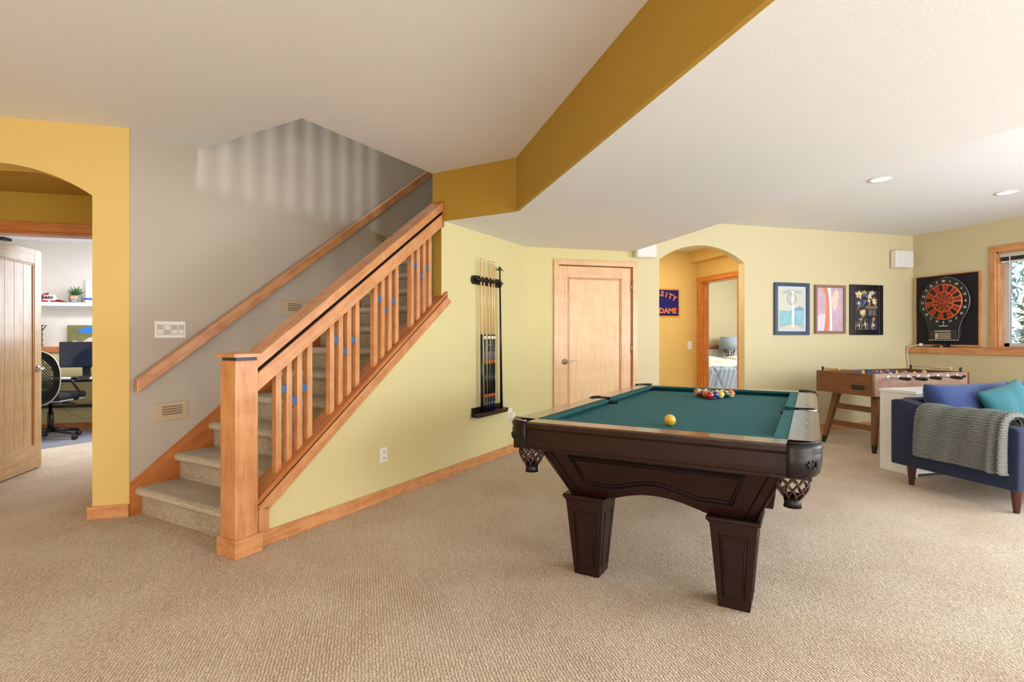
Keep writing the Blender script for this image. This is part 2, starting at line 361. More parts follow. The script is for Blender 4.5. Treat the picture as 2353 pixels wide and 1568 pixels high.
# bedroom
st(box('wall_bedroom_back', (4.8, 8.05), (9.5, 9.6), (0, 2.6), CREAM))
st(box('wall_bedroom_back', (4.8, 8.05), (9.4, 9.5), (0, .99), OFFW))
st(box('trim_3', (4.89, 8.05), (9.37, 9.5), (1.005, 1.06), OAKD, bev=.004))
st(box('wall_bedroom_right', (8.0, 8.1), (5.81, 9.6), (0, 2.6), CREAM))
st(box('wall_bedroom_front', (7.3, 8.05), (5.7, 5.81), (0, 2.6), CREAM))
st(box('wall_bedroom_left', (4.8, 4.89), (7.0, 9.6), (0, 2.6), CREAM))
st(box('ceiling', (4.8, 8.05), (5.8, 9.6), (2.55, 2.6), WHITE))
# right wall with the window
WX = 6.604
RW = WX * KS
st(boxes('wall_right', [((RW, RW + .19), (4.215 * KS, 5.75), (.9, 2.75)), ((RW, RW + .19), (-3.3, 4.215 * KS), (kz(2.145), 2.75)),
                        ((RW, RW + .19), (1.9 * KS, 2.2 * KS), (.9, kz(2.15))), ((RW, RW + .19), (-3.3, -1.6 * KS), (.9, kz(2.15)))], CREAM))
st(box('wall_right_lower', (6.515 * KS, RW + .19), (-3.3, 5.697), (0, kz(1.04)), CREAM))
st(box('trim_4', (6.488 * KS, RW + .19), (-3.2, 5.697), (kz(1.03), kz(1.104)), OAK, grain='y', bev=.005))
# rear of the room behind the camera
st(box('wall_rear', (-4.7, 7.5), (-3.3, -3.2), (0, 2.7), CREAM))
st(box('wall_far_left', (-4.7, -4.6), (-3.3, 4.3), (0, 2.7), GOLD))
# baseboards
st(box('baseboard_left', (-1.797, -1.556), (4.197, 4.215), (0, .085), OAK, bev=.002))
st(box('baseboard_left', (-1.797, -1.772), (4.2, 4.34), (0, .085), OAK, grain='y', bev=.002))
use(STAIR)
st(box('baseboard_understair', (1.955, 5.2), (2.80, 2.82), (0, .085), OAK, bev=.003))
use()
st(box('baseboard_door', (1.70, 2.04), (5.68, 5.697), (0, .085), OAK))
st(box('baseboard_arch', (3.085, 3.045 * KS), (5.681, 5.697), (0, .085), OAK))
st(box('baseboard_arch', (4.126 * KS, 6.515 * KS), (5.681, 5.697), (0, .085), OAK, bev=.003))
st(box('baseboard_right', (6.497 * KS, 6.515 * KS), (-3.2, 5.68), (0, .085), OAK, grain='y'))
st(box('baseboard_hall', (3.36, 4.77), (6.975, 6.99), (0, .085), OAK))

# ---- recessed lights in the ceilings
GLOW = mat('lamp_diffuser', (255, 244, 224), .5, emit=2.2)
def can(x, y, z, label):
    t = thing('recessed_light', label, 'ceiling light', (x, y, z - .004), group='recessed ceiling lights')
    lathe('trim_ring', [(.068, 0), (.090, -.001), (.092, .003), (.068, .004)], (x, y, z - .004), WHT, t, 32)
    lathe('diffuser', [(0, -.0), (.067, 0), (.067, .003), (0, .003)], (x, y, z - .004), GLOW, t, 32)
    return t
can(3.98 * KS, 3.366 * KS, kz(2.488), 'round recessed ceiling light above the pictures and foosball table, left one')
can(5.405 * KS, 3.377 * KS, kz(2.488), 'round recessed ceiling light nearest the right window and dart game')
can(.275, 2.165, 2.65, 'round recessed light at the top edge of the main ceiling')

# ---- doors
def casing(name, a, ax, x0, x1, zt, wdt, y0, y1, m, parent, sides=(1, 1)):
    # casing boards in a plane; ax 'x': runs along x at depth y0..y1
    def bx(n, p, q, z, g):
        if ax == 'x': return box(n, p, (y0, y1), z, m, parent, g, bev=.003)
        return box(n, (y0, y1), p, z, m, parent, 'z' if g == 'z' else 'y', bev=.003)
    if sides[0]: bx('casing_side', (x0 - wdt, x0), None, (0, zt), 'z')
    if sides[1]: bx('casing_side', (x1, x1 + wdt), None, (0, zt), 'z')
    bx('casing_head', (x0 - wdt, x1 + wdt), None, (zt, zt + wdt), 'x')
d = thing('door_1', 'closed light maple panel door with maple casing beside the cue rack wall', 'door', (2.55, 5.697, 0)); st(d)
casing('c', 0, 'x', 2.105, 3.022, 2.045, .062, 5.675, 5.697, DOORW, d)
leaf = box('door_leaf', (2.125, 3.0), (5.715, 5.75), (.01, 2.03), DOORW, d, 'z')
box('stile', (2.112, 2.217), (5.702, 5.716), (.01, 2.035), DOORW, d, 'z', bev=.002)
box('stile', (2.885, 3.004), (5.702, 5.716), (.01, 2.035), DOORW, d, 'z', bev=.002)
box('rail', (2.217, 2.885), (5.702, 5.716), (1.905, 2.035), DOORW, d, 'x', bev=.002)
box('rail', (2.217, 2.885), (5.702, 5.716), (.01, .24), DOORW, d, 'x', bev=.002)
for a, b_ in ((2.217, 2.233), (2.869, 2.885)): box('panel_molding', (a, b_), (5.705, 5.716), (.24, 1.905), OAK, d, 'z', bev=.004)
box('panel_molding', (2.217, 2.885), (5.705, 5.716), (1.889, 1.905), OAK, d, 'x', bev=.004)
box('panel', (2.24, 2.862), (5.711, 5.716), (.25, 1.882), DOORP, d, 'z', bev=.002)
box('jamb', (3.004, 3.022), (5.70, 5.76), (0, 2.045), OAKD, d, 'z')
for z in (1.81, 1.09):
    bm = bmesh.new(); addbox(bm, (3.006, 3.026), (5.692, 5.703), (z - .045, z + .045)); addtube(bm, [(3.012, 5.69, z - .05), (3.012, 5.69, z + .05)], .006)
    bm2('hinge', bm, Matrix.Identity(4), NICK, d)
bm = bmesh.new(); addlathe(bm, [(1e-6, 0), (.032, 0), (.034, .005), (.022, .012), (.012, .016), (.012, .05), (1e-6, .05)], 20, Matrix.Translation((2.18, 5.702, .945)) @ RX(90))
addtube(bm, [(2.18, 5.655, .945), (2.21, 5.65, .938), (2.25, 5.65, .942), (2.28, 5.65, .956), (2.30, 5.65, .958)], [.009, .009, .008, .007, .006], 10)
bm2('door_handle', bm, Matrix.Identity(4), NICK, d)

# office door frame and open leaf
d = thing('door_2', 'open tall maple panel door of the office behind the left arch', 'door', (-2.96, 5.1, 0)); st(d)
casing('c', 0, 'x', -2.92, -2.06, 2.035, .072, 4.93, 4.95, OAKD, d)
box('jamb', (-2.94, -2.92), (4.95, 5.08), (0, 2.035), OAKD, d, 'z'); box('jamb', (-2.06, -2.04), (4.95, 5.08), (0, 2.035), OAKD, d, 'z')
box('jamb_head', (-2.92, -2.06), (4.95, 5.08), (2.015, 2.035), OAKD, d, 'x')
LX = -2.945
LW = wood('pale_office_maple', (184, 142, 96), (216, 180, 134), rough=.38, coat=.3)
box('door_leaf', (LX - .03, LX - .012), (5.13, 6.03), (.012, 2.03), LW, d, 'z')
for a, b_ in ((5.12, 5.24), (5.925, 6.035)): box('stile', (LX - .036, LX), (a, b_), (.012, 2.03), LW, d, 'z', bev=.002)
for a, b_ in ((.012, .22), (1.90, 2.03)): box('rail', (LX - .036, LX), (5.24, 5.925), (a, b_), LW, d, 'y', bev=.002)
for k in range(5):
    y0 = 5.262 + k * .1285; box('plank', (LX - .02, LX - .010), (y0, y0 + .1265), (.235, 1.885), LW, d, 'z', bev=.002)
box('panel_molding', (LX - .03, LX - .004), (5.24, 5.26), (.22, 1.9), OAKD, d, 'z', bev=.003)
box('panel_molding', (LX - .03, LX - .004), (5.905, 5.925), (.22, 1.9), OAKD, d, 'z', bev=.003)
box('panel_molding', (LX - .03, LX - .004), (5.26, 5.905), (.22, .235), LW, d, 'y', bev=.003)
box('panel_molding', (LX - .03, LX - .004), (5.26, 5.905), (1.885, 1.9), LW, d, 'y', bev=.003)
bm = bmesh.new(); addlathe(bm, [(1e-6, 0), (.032, 0), (.034, .005), (.022, .012), (.012, .016), (.012, .05), (1e-6, .05)], 20, Matrix.Translation((LX, 5.975, .93)) @ RY(90))
addtube(bm, [(LX + .05, 5.975, .93), (LX + .055, 5.94, .925), (LX + .055, 5.87, .93)], .009, 10)
addlathe(bm, [(1e-6, 0), (.032, 0), (.034, .005), (.012, .016), (.012, .05), (1e-6, .05)], 20, Matrix.Translation((LX - .036, 5.975, .93)) @ RY(-90))
bm2('door_handle', bm, Matrix.Identity(4), NICK, d)
# bedroom doorway
d = thing('door_3', 'orange maple doorway casing to the bedroom in the hall', 'door', (4.77, 6.5, 0)); st(d)
HOAK = wood('hall_maple', (184, 100, 38), (222, 142, 66))
casing('c', 0, 'y', 6.06, 6.885, 2.035, .07, 4.75, 4.77, HOAK, d)
for a, b_ in ((6.04, 6.06), (6.885, 6.90)): box('jamb', (4.77, 4.91), (a, b_), (0, 2.035), HOAK, d, 'z')
box('jamb_head', (4.77, 4.91), (6.06, 6.885), (2.02, 2.04), HOAK, d, 'y')
box('door_stop', (4.82, 4.85), (6.875, 6.886), (0, 2.02), HOAK, d, 'z')
box('strike_plate', (4.868, 4.893), (6.881, 6.886), (.90, .96), NICK, d)

# ---- window in the right wall
use(KF)
wn = thing('window_1', 'wood cased window in the right wall with a raised white blind', 'window', (WX, 3.2, 1.104)); st(wn)
y0, y1, z0, z1 = 2.2, 4.215, 1.104, 2.145
for a, b_ in ((y1, y1 + .065), (y0 - .065, y0)): box('casing_side', (WX - .018, WX), (a, b_), (z0, z1), OAK, wn, 'z', bev=.003)
box('casing_head', (WX - .018, WX), (y0 - .065, y1 + .065), (z1, z1 + .067), OAK, wn, 'y', bev=.003)
for a, b_ in ((y1 - .015, y1), (y0, y0 + .015)): box('jamb', (WX, 6.78), (a, b_), (z0, z1), OAK, wn, 'z')
box('jamb_head', (WX, 6.78), (y0, y1), (z1 - .015, z1), OAK, wn, 'y')
FRW = mat('window_frame_grey', (206, 208, 212), .4)
yy = y0 + .015
pw = (y1 - y0 - .03) / 2
for k in range(2):
    a = yy + k * pw; b_ = a + pw
    s = boxes('sash', [((6.70, 6.74), (a, a + .045), (z0 + .015, z1 - .015)), ((6.70, 6.74), (b_ - .045, b_), (z0 + .015, z1 - .015)), ((6.70, 6.74), (a, b_), (z0 + .0, z0 + .055)), ((6.70, 6.74), (a, b_), (z1 - .06, z1 - .015))], FRW, wn)
    box('pane', (6.717, 6.723), (a + .045, b_ - .045), (z0 + .055, z1 - .06), mat('window_glass', (255, 255, 255), .0, trans=1, spec=.3), s)
box('window_sill', (6.60, 6.78), (y0, y1), (z0 - .001, z0 + .018), OAK, wn, 'y', bev=.002)
bl = thing('window_blind', 'raised white venetian blind at the top of the right window', 'blind', (6.65, 3.2, 2.04))
box('headrail', (6.62, 6.665), (y0 + .02, y1 - .02), (2.085, 2.128), mat('blind_grey', (200, 196, 190), .4), bl)
for k in range(9): box('slat', (6.622, 6.664), (y0 + .03, y1 - .03), (2.045 + k * .0044, 2.0470 + k * .0044), mat('blind_dark_slat', (60, 64, 76), .4), bl)
box('bottom_rail', (6.62, 6.666), (y0 + .03, y1 - .03), (2.024, 2.042), WHT, bl, bev=.003)
tube('tilt_wand', [(6.618, 4.10, 2.09), (6.616, 4.10, 1.62)], .005, WHT, bl)
# added_window is an unseen window added outside the frame for more daylight
wn = thing('added_window', 'added second cased window of the right wall nearer the camera', 'window', (WX, .2, 1.104)); st(wn)
for a, b_ in ((1.9, 1.965), (-1.665, -1.6)): box('casing_side', (WX - .018, WX), (a, b_), (z0, z1), OAK, wn, 'z')
box('casing_head', (WX - .018, WX), (-1.665, 1.965), (z1, z1 + .067), OAK, wn, 'y')
boxes('sash', [((6.70, 6.74), (-1.6, -1.55), (1.1, 2.145)), ((6.70, 6.74), (1.85, 1.9), (1.1, 2.145)), ((6.70, 6.74), (.1, .2), (1.1, 2.145)), ((6.70, 6.74), (-1.6, 1.9), (1.1, 1.15)), ((6.70, 6.74), (-1.6, 1.9), (2.1, 2.145))], FRW, wn)
# outside: ground and shrubs
use()
st(box('ground', (7.55, 30), (-10, 20), (-.3, .6), mat('garden_ground', (150, 160, 110), .9, vary=.3, vscale=2)))
def shrub(x, y, z, rx, rz, n, label, col, seed):
    random.seed(seed); bm = bmesh.new()
    for i in range(n):
        th = random.uniform(0, 2 * PI); ph = random.uniform(-.3, 1.5); r = random.uniform(.6, 1)
        c = Vector((math.cos(th) * math.cos(ph) * rx * r, math.sin(th) * math.cos(ph) * rx * r, math.sin(ph) * rz * r))
        d1 = Vector((random.gauss(0, 1), random.gauss(0, 1), random.gauss(0, .8))).normalized(); d2 = d1.cross(Vector((random.gauss(0, 1), random.gauss(0, 1), 1))).normalized()
        s = random.uniform(.05, .11); q = [c + d1 * s, c + d2 * s * .35, c - d1 * s, c - d2 * s * .35]
        bm.faces.new([bm.verts.new(p) for p in q])
    t = thing('garden_shrub', label, 'shrub', (x, y, .6)); me = bpy.data.meshes.new('foliage'); bm.to_mesh(me); bm.free()
    link('foliage', me, Matrix.Translation((x, y, z)), col, t)
    tube('stem', [(x, y, .6), (x + .05, y, z)], [.06, .03], mat('bark', (96, 78, 60), .9), t)
LF1 = mat('pale_leaf', (170, 196, 150), .6, vary=.3, vscale=8); LF2 = mat('blue_leaf', (160, 190, 196), .6, vary=.3, vscale=8)
shrub(8.95, 4.4, 1.35, .9, 1.2, 3000, 'feathery pale green shrub outside the right window', LF1, 3)
shrub(10.9, 6.0, 1.6, 1.9, 2.2, 4000, 'larger blue-grey tree behind the pale shrub outside the window', LF2, 4)

# ================================================================ STAIRCASE
use(STAIR)
RUN, RISE, U1 = .2555, .1885, 1.91
t = thing('staircase', 'carpeted staircase rising between the taupe wall and the maple balustrade', 'stairs', (2.1, 3.5, 0))
for n in range(1, 17):
    un = U1 + RUN * (n - 1); z = RISE * n; zb = z - RISE
    prof = [(un + .042, zb if n > 1 else 0)]
    prof += [(un + .042, z - .062)]
    for k in range(9):
        a = -PI / 2 - PI * k / 8; prof.append((un + .03 + .03 * math.cos(a), z - .031 + .031 * math.sin(a)))
    prof += [(un + RUN + .08, z), (un + RUN + .08, zb if n > 1 else 0)]
    prism('step', prof, 2.916, 4.068, STAIRC, t)
# taupe-wall skirt board
sk = [(1.882, 0), (1.882, .222), (5.9, .222 + .734 * 4.018), (5.9, .222 + .734 * 4.018 - .36), (2.05, 0)]
prism('skirt_board', sk, 4.066, 4.087, OAKD, t, ang=36)

# balustrade
t = thing('stair_balustrade', 'maple balustrade with square newel post, grouped balusters and blue accent blocks', 'railing', (1.87, 2.85, 0))
npz = 1.092
post = box('newel_post', (1.80, 1.937), (2.772, 2.915), (.1, npz), OAK, t, 'z', bev=.004)
box('newel_base', (1.787, 1.957), (2.757, 2.93), (0, .105), OAK, t, 'x', bev=.003)
box('newel_band', (1.808, 1.929), (2.78, 2.907), (npz, npz + .018), mat('newel_blue_black_band', (34, 46, 66), .35), t)
cz = npz + .018
bm = bmesh.new(); a = [(-.086, -.088), (.086, -.088), (.086, .088), (-.086, .088)]
lo = [bm.verts.new((x, y, 0)) for x, y in a]; mi = [bm.verts.new((x, y, .018)) for x, y in a]; hi = [bm.verts.new((x * .12, y * .12, .036)) for x, y in a]
bm.faces.new(lo[::-1]); bm.faces.new(hi)
for A, B in ((lo, mi), (mi, hi)):
    for i in range(4): bm.faces.new((A[i], A[(i + 1) % 4], B[(i + 1) % 4], B[i]))
bm2('newel_cap', bm, Matrix.Translation((1.868, 2.843, cz)), OAK, t)
S = .724
def cz_(u): return S * (u - 1.933) + 1.106
def slab(name, ua, ub, f, h, v0, v1, m, p=t, ang=36, bev=.003): return prism(name, [(ua, f(ua) - h), (ub, f(ub) - h), (ub, f(ub)), (ua, f(ua))], v0, v1, m, p, ang=ang, bev=bev)
slab('handrail_cap', 1.937, 3.70, cz_, .071, 2.785, 2.93, OAK)
slab('handrail_groove', 1.937, 3.695, lambda u: cz_(u) - .068, .036, 2.803, 2.912, GROOVE, bev=0)
slab('handrail_board', 1.937, 3.69, lambda u: cz_(u) - .10, .107, 2.79, 2.925, OAK)
prism('rail_end_block', [(3.69, cz_(3.69) - .215), (3.713, cz_(3.713) - .215), (3.713, cz_(3.713) + .003), (3.69, cz_(3.69) + .003)], 2.788, 2.928, OAKD, t, ang=90)
zs = lambda u: .734 * u - 1.142
slab('sill_board', 1.937, 3.715, zs, .035, 2.79, 2.94, OAKD)
prism('sill_end', [(3.713, zs(3.713) - .03), (3.765, zs(3.765) - .03), (3.765, zs(3.765)), (3.713, zs(3.713))], 2.79, 2.8195, OAKD, t, ang=36)
slab('sill_stringer', 1.937, 3.715, lambda u: zs(u) - .03, .30, 2.9155, 2.936, OAKD)
zt = lambda u: .734 * u - 1.187
prism('sill_molding', [(1.957, zt(1.957)), (3.77, zt(3.77)), (3.77, zt(3.77) + .012), (1.957, zt(1.957) + .012)], 2.795, 2.82, GROOVE, t, ang=36)
tm = [(1.957, .085), (2.025, .085), (2.025, .734 * 2.025 - 1.277), (3.83, .734 * 3.83 - 1.277), (3.765, zt(3.765)), (1.957, zt(1.957))]
prism('sill_trim', [(1.957, zt(1.957)), (1.957, zt(1.957) - .02), (2.025, .734 * 2.025 - 1.277), (3.83, .734 * 3.83 - 1.277), (3.765, zt(3.765))], 2.799, 2.82, OAK, t, ang=36)
box('sill_trim_upright', (1.957, 2.025), (2.799, 2.82), (.085, .225), OAK, t, 'z')
for g in range(4):
    for k in range(4):
        u = 2.10 + .411 * g + .0765 * k
        zb = zs(u) - .005; zt2 = cz_(u + .04) - .205
        b = prism('baluster', [(u, zb), (u + .038, zs(u + .038) - .005), (u + .038, cz_(u + .038) - .19), (u, cz_(u) - .19)], 2.836, 2.876, OAK, t, ang=90, bev=.0015)
        if k < 3:
            zc = (.905, .827, .903)[k] + .301 * g
            box('accent_block', (u + .038, u + .0765), (2.84, 2.872), (zc - .024, zc + .024), BLUEB, t, bev=.001)
# wall handrail
t = thing('wall_handrail', 'long flat maple handrail mounted along the taupe stair wall', 'handrail', (1.91, 4.05, .83))
hz = lambda u: .724 * (u - 1.905) + .934
prism('rail', [(1.905, hz(1.905) - .094), (5.9, hz(5.9) - .094), (5.9, hz(5.9)), (1.905, hz(1.905))], 4.025, 4.062, OAK, t, ang=36, bev=.004)
for u in (2.2, 3.3, 4.4, 5.5): box('rail_bracket', (u - .02, u + .02), (4.06, 4.087), (hz(u) - .075, hz(u) - .035), OAKD, t)

# plates and vents on the taupe wall
t = thing('switch_plate', 'white four-gang rocker switch plate on the taupe stair wall', 'light switch', (2.15, 4.087, 1.217))
box('plate', (2.043, 2.257), (4.081, 4.087), (1.217, 1.337), WHT, t, bev=.002)
SG = mat('switch_grey', (196, 188, 176), .4)
for k in range(4):
    u = 2.077 + k * .0488
    box('rocker_surround', (u - .0195, u + .0195), (4.0795, 4.0813), (1.2425, 1.3115), mat('rocker_gap', (150, 144, 138), .6), t)
    box('rocker', (u - .017, u + .017), (4.077, 4.0815), (1.245, 1.277), WHT if k != 1 else SG, t, bev=.001)
    box('rocker', (u - .017, u + .017), (4.077, 4.0815), (1.277, 1.309), SG if k != 1 else WHT, t, bev=.001)
    for z in (1.226, 1.328): box('screw', (u - .003, u + .003), (4.0795, 4.0815), (z - .003, z + .003), NICK, t)
def vent(u0, u1, z0, z1, label):
    t = thing('wall_vent', label, 'air vent', ((u0 + u1) / 2, 4.087, z0), group='beige vents on the stair wall')
    box('plate', (u0, u1), (4.078, 4.087), (z0, z1), VENT, t, bev=.004)
    for k in range(4):
        z = z0 + (z1 - z0) * (.28 + .13 * k)
        box('louver', (u0 + (u1 - u0) * .24, u0 + (u1 - u0) * .82), (4.068, 4.082), (z, z + (z1 - z0) * .06), VENT, t, bev=.001)
        box('slot', (u0 + (u1 - u0) * .24, u0 + (u1 - u0) * .82), (4.0765, 4.0785), (z + (z1 - z0) * .06, z + (z1 - z0) * .12), mat('vent_slot', (134, 114, 90), .8), t)
    return t
vent(2.035, 2.27, .616, .753, 'beige louvered wall vent low by the first steps')
vent(3.085, 3.324, 1.411, 1.556, 'beige louvered wall vent halfway up under the handrail')
vent(4.18, 4.41, 2.213, 2.35, 'beige louvered wall vent highest up near the top of the balustrade')

# outlet on the under-stair wall
t = thing('wall_outlet', 'white duplex outlet low on the yellow under-stair wall', 'outlet', (3.0, 2.82, .29))
box('plate', (2.965, 3.04), (2.815, 2.82), (.287, .395), WHT, t, bev=.002)
for z in (.318, .364):
    box('socket', (2.985, 3.02), (2.812, 2.8155), (z - .016, z + .016), WHT, t, bev=.002)
    for du in (-.007, .007): box('slot', (3.0025 + du - .0015, 3.0025 + du + .0015), (2.8105, 2.8125), (z - .007, z + .007), BLK, t)
t = thing('wall_outlet', 'white outlet with plug adaptor in the corner behind the pool table', 'outlet', (4.9, 2.82, .36))
box('plate', (4.86, 4.94), (2.815, 2.82), (.36, .475), WHT, t, bev=.002)
box('adaptor', (4.88, 4.935), (2.77, 2.815), (.365, .43), WHT, t, bev=.006)

# ---- cue rack and cues
t = thing('cue_rack', 'dark wall cue rack with notched upper clip bar and lower tray', 'cue rack', (4.4, 2.82, .48))
bm = bmesh.new()
ub = [(4.165, 1.735)]
outl = []
for k in range(9): a = PI / 2 + PI * k / 8; outl.append((4.20 + .04 * math.cos(a), 1.765 + .042 * math.sin(a)))
for k in range(9): a = -PI / 2 + PI * k / 8; outl.append((4.66 + .04 * math.cos(a), 1.765 + .042 * math.sin(a)))
bm.free()
prism('clip_bar', outl, 2.795, 2.82, BLKM, t, bev=.003)
tube('clip_rail', [(4.19, 2.775, 1.768), (4.67, 2.775, 1.768)], .011, BLKM, t)
CU = [4.262, 4.318, 4.40, 4.462, 4.502]; BU = [4.285, 4.352, 4.404, 4.452, 4.50]
for u in CU + [4.61]: box('clip', (u - .013, u + .013), (2.752, 2.80), (1.748, 1.785), BLKM, t, bev=.005)
tray = []
for k in range(9): a = PI / 2 + PI * k / 8; tray.append((4.20 + .045 * math.cos(a), 2.768 + .052 * math.sin(a)))
for k in range(9): a = -PI / 2 + PI * k / 8; tray.append((4.68 + .045 * math.cos(a), 2.768 + .052 * math.sin(a)))
prism('tray', tray, .485, .51, BLKM, t, plane='xy', bev=.004)
prism('tray_lip', [(p[0], 2.768 + (p[1] - 2.768) * .8) for p in tray], .47, .486, BLKM, t, plane='xy')
prism('tray_back', [(4.17, .47), (4.71, .47), (4.71, .555), (4.17, .555)], 2.81, 2.82, BLKM, t, bev=.003)
MAPLE = mat('cue_maple', (222, 184, 130), .25, coat=.5); NAVYG = mat('cue_navy', (22, 28, 52), .2, coat=.8)
CGREY = mat('cue_grey', (112, 112, 118), .25, coat=.8); COP = mat('cue_copper', (176, 106, 62), .25, metal=.4); CBLK = mat('cue_black', (14, 14, 18), .3)
IV = mat('cue_ferrule', (236, 230, 214), .4)
lab = ['pool cue with maple shaft and all black butt, first on the left in the rack',
       'pool cue with copper rings, second from the left in the rack', 'pool cue with copper rings, middle of the five in the rack',
       'pool cue with copper rings, fourth from the left in the rack', 'pool cue with copper rings nearest the black bridge stick']
VC = 2.772
for i in range(5):
    c = thing('pool_cue', lab[i], 'pool cue', (BU[i], VC, .511), group='pool cues in the wall rack')
    z0, z1 = .511, 1.965 - .001 * i
    def P(z): f = (z - z0) / (1.768 - z0); return (BU[i] + (CU[i] - BU[i]) * f, VC - .002 + 0 * z, z)
    def R(z): return .0148 + (.0062 - .0148) * (z - z0) / (z1 - z0)
    def seg(n, a, b_, m): return tube(n, [P(a), P(b_)], [R(a), R(b_)], m, c, 12)
    if i == 0:
        seg('butt', z0, 1.25, CBLK); seg('shaft', 1.25, z1 - .02, MAPLE)
    else:
        seg('butt_sleeve', z0, .64, NAVYG); seg('copper_ring', .64, .675, COP); seg('wrap', .675, .965, CBLK); seg('copper_ring', .965, 1.005, COP)
        seg('forearm', 1.005, 1.205, CGREY); seg('forearm_point', 1.205 - .12, 1.2055, NAVYG)
        seg('joint_collar', 1.2055, 1.235, IV); seg('joint', 1.235, 1.25, CBLK); seg('shaft', 1.25, z1 - .02, MAPLE)
    seg('ferrule', z1 - .02, z1 - .006, IV); seg('tip', z1 - .006, z1, CBLK)
c = thing('bridge_stick', 'black bridge stick with cross-shaped head, right end of the cue rack', 'bridge stick', (4.635, VC, .511))
tube('stick', [(4.645, VC, .511), (4.612, VC, 1.93)], [.015, .007], BLKM, c, 10)
bm = bmesh.new(); addtube(bm, [(4.545, VC, 1.895), (4.58, VC, 1.90), (4.612, VC - .01, 1.91), (4.645, VC, 1.903), (4.69, VC, 1.90)], [.004, .006, .009, .006, .004]); addtube(bm, [(4.60, VC, 1.90), (4.60, VC, 1.93)], .006)
bm2('bridge_head', bm, Matrix.Identity(4), BLKM, c)

# ================================================================ POOL TABLE
use()
PT = Matrix.Rotation(math.radians(45.5), 4, 'Z') @ Matrix.Translation((3.468, .643, 0))
use(PT)
t = thing('pool_table', 'dark espresso pool table with green cloth and leather corner pockets', 'pool table', (0, 0, 0))
ZT = .812; HL, HW = 1.175, .676; SL = .778
# slate with cloth
box('playing_cloth', (-1.06, 1.06), (-.56, .56), (.74, SL), CLOTH, t)
def railseg(long, s, a, b_):
    # s: side sign; a..b_ extent along the rail
    inner, outer, nose = (HW - .115, HW, HW - .168) if long else (HL - .115, HL, HL - .168)
    prof = [(outer - .022, .685), (outer - .004, .69), (outer, .70), (outer - .006, .715), (outer - .006, .772), (outer + .004, .785), (outer + .002, .805), (outer - .008, ZT), (inner, ZT), (inner, .70), (inner, .685)]
    cush = [(inner, ZT - .002), (nose, ZT + .0), (nose + .004, ZT - .012), (inner - .012, SL - .002), (inner, SL - .002)]
    if long:
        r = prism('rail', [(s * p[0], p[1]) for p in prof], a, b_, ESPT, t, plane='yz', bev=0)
        W = .045
        bm = bmesh.new()
        A = [bm.verts.new((a + (W if k in (1, 2) else .0), s * p[0], p[1])) for k, p in enumerate(cush)]; B = [bm.verts.new((b_ - (W if k in (1, 2) else .0), s * p[0], p[1])) for k, p in enumerate(cush)]
    else:
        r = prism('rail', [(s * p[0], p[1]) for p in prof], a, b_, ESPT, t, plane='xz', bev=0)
        W = .045; bm = bmesh.new()
        A = [bm.verts.new((s * p[0], a + (W if k in (1, 2) else .0), p[1])) for k, p in enumerate(cush)]; B = [bm.verts.new((s * p[0], b_ - (W if k in (1, 2) else .0), p[1])) for k, p in enumerate(cush)]
    bm.faces.new(A); bm.faces.new(B[::-1])
    for i in range(5): bm.faces.new((A[i], A[(i + 1) % 5], B[(i + 1) % 5], B[i]))
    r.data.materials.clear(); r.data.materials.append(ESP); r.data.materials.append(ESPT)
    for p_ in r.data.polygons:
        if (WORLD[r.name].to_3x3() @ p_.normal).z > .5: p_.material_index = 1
    bm2('cushion', bm, Matrix.Identity(4), CLOTH, r)
    IVS = mat('rail_sight', (226, 214, 190), .4); mid = (inner + outer) / 2 + .005
    n = 3
    for k in range(1, n + 1):
        p = a + (b_ - a) * k / (n + 1) if long else a + (b_ - a) * k / (n + 1)
        loc = (p, s * mid, ZT + .0005) if long else (s * mid, p, ZT + .0005)
        lathe('sight', [(0, 0), (.006, 0), (.0055, .0008), (0, .0009)], loc, IVS, r, 10)
CR = .115
for s in (1, -1):
    railseg(True, s, -HL + CR, -.062); railseg(True, s, .062, HL - CR); railseg(False, s, -HW + CR, HW - CR)
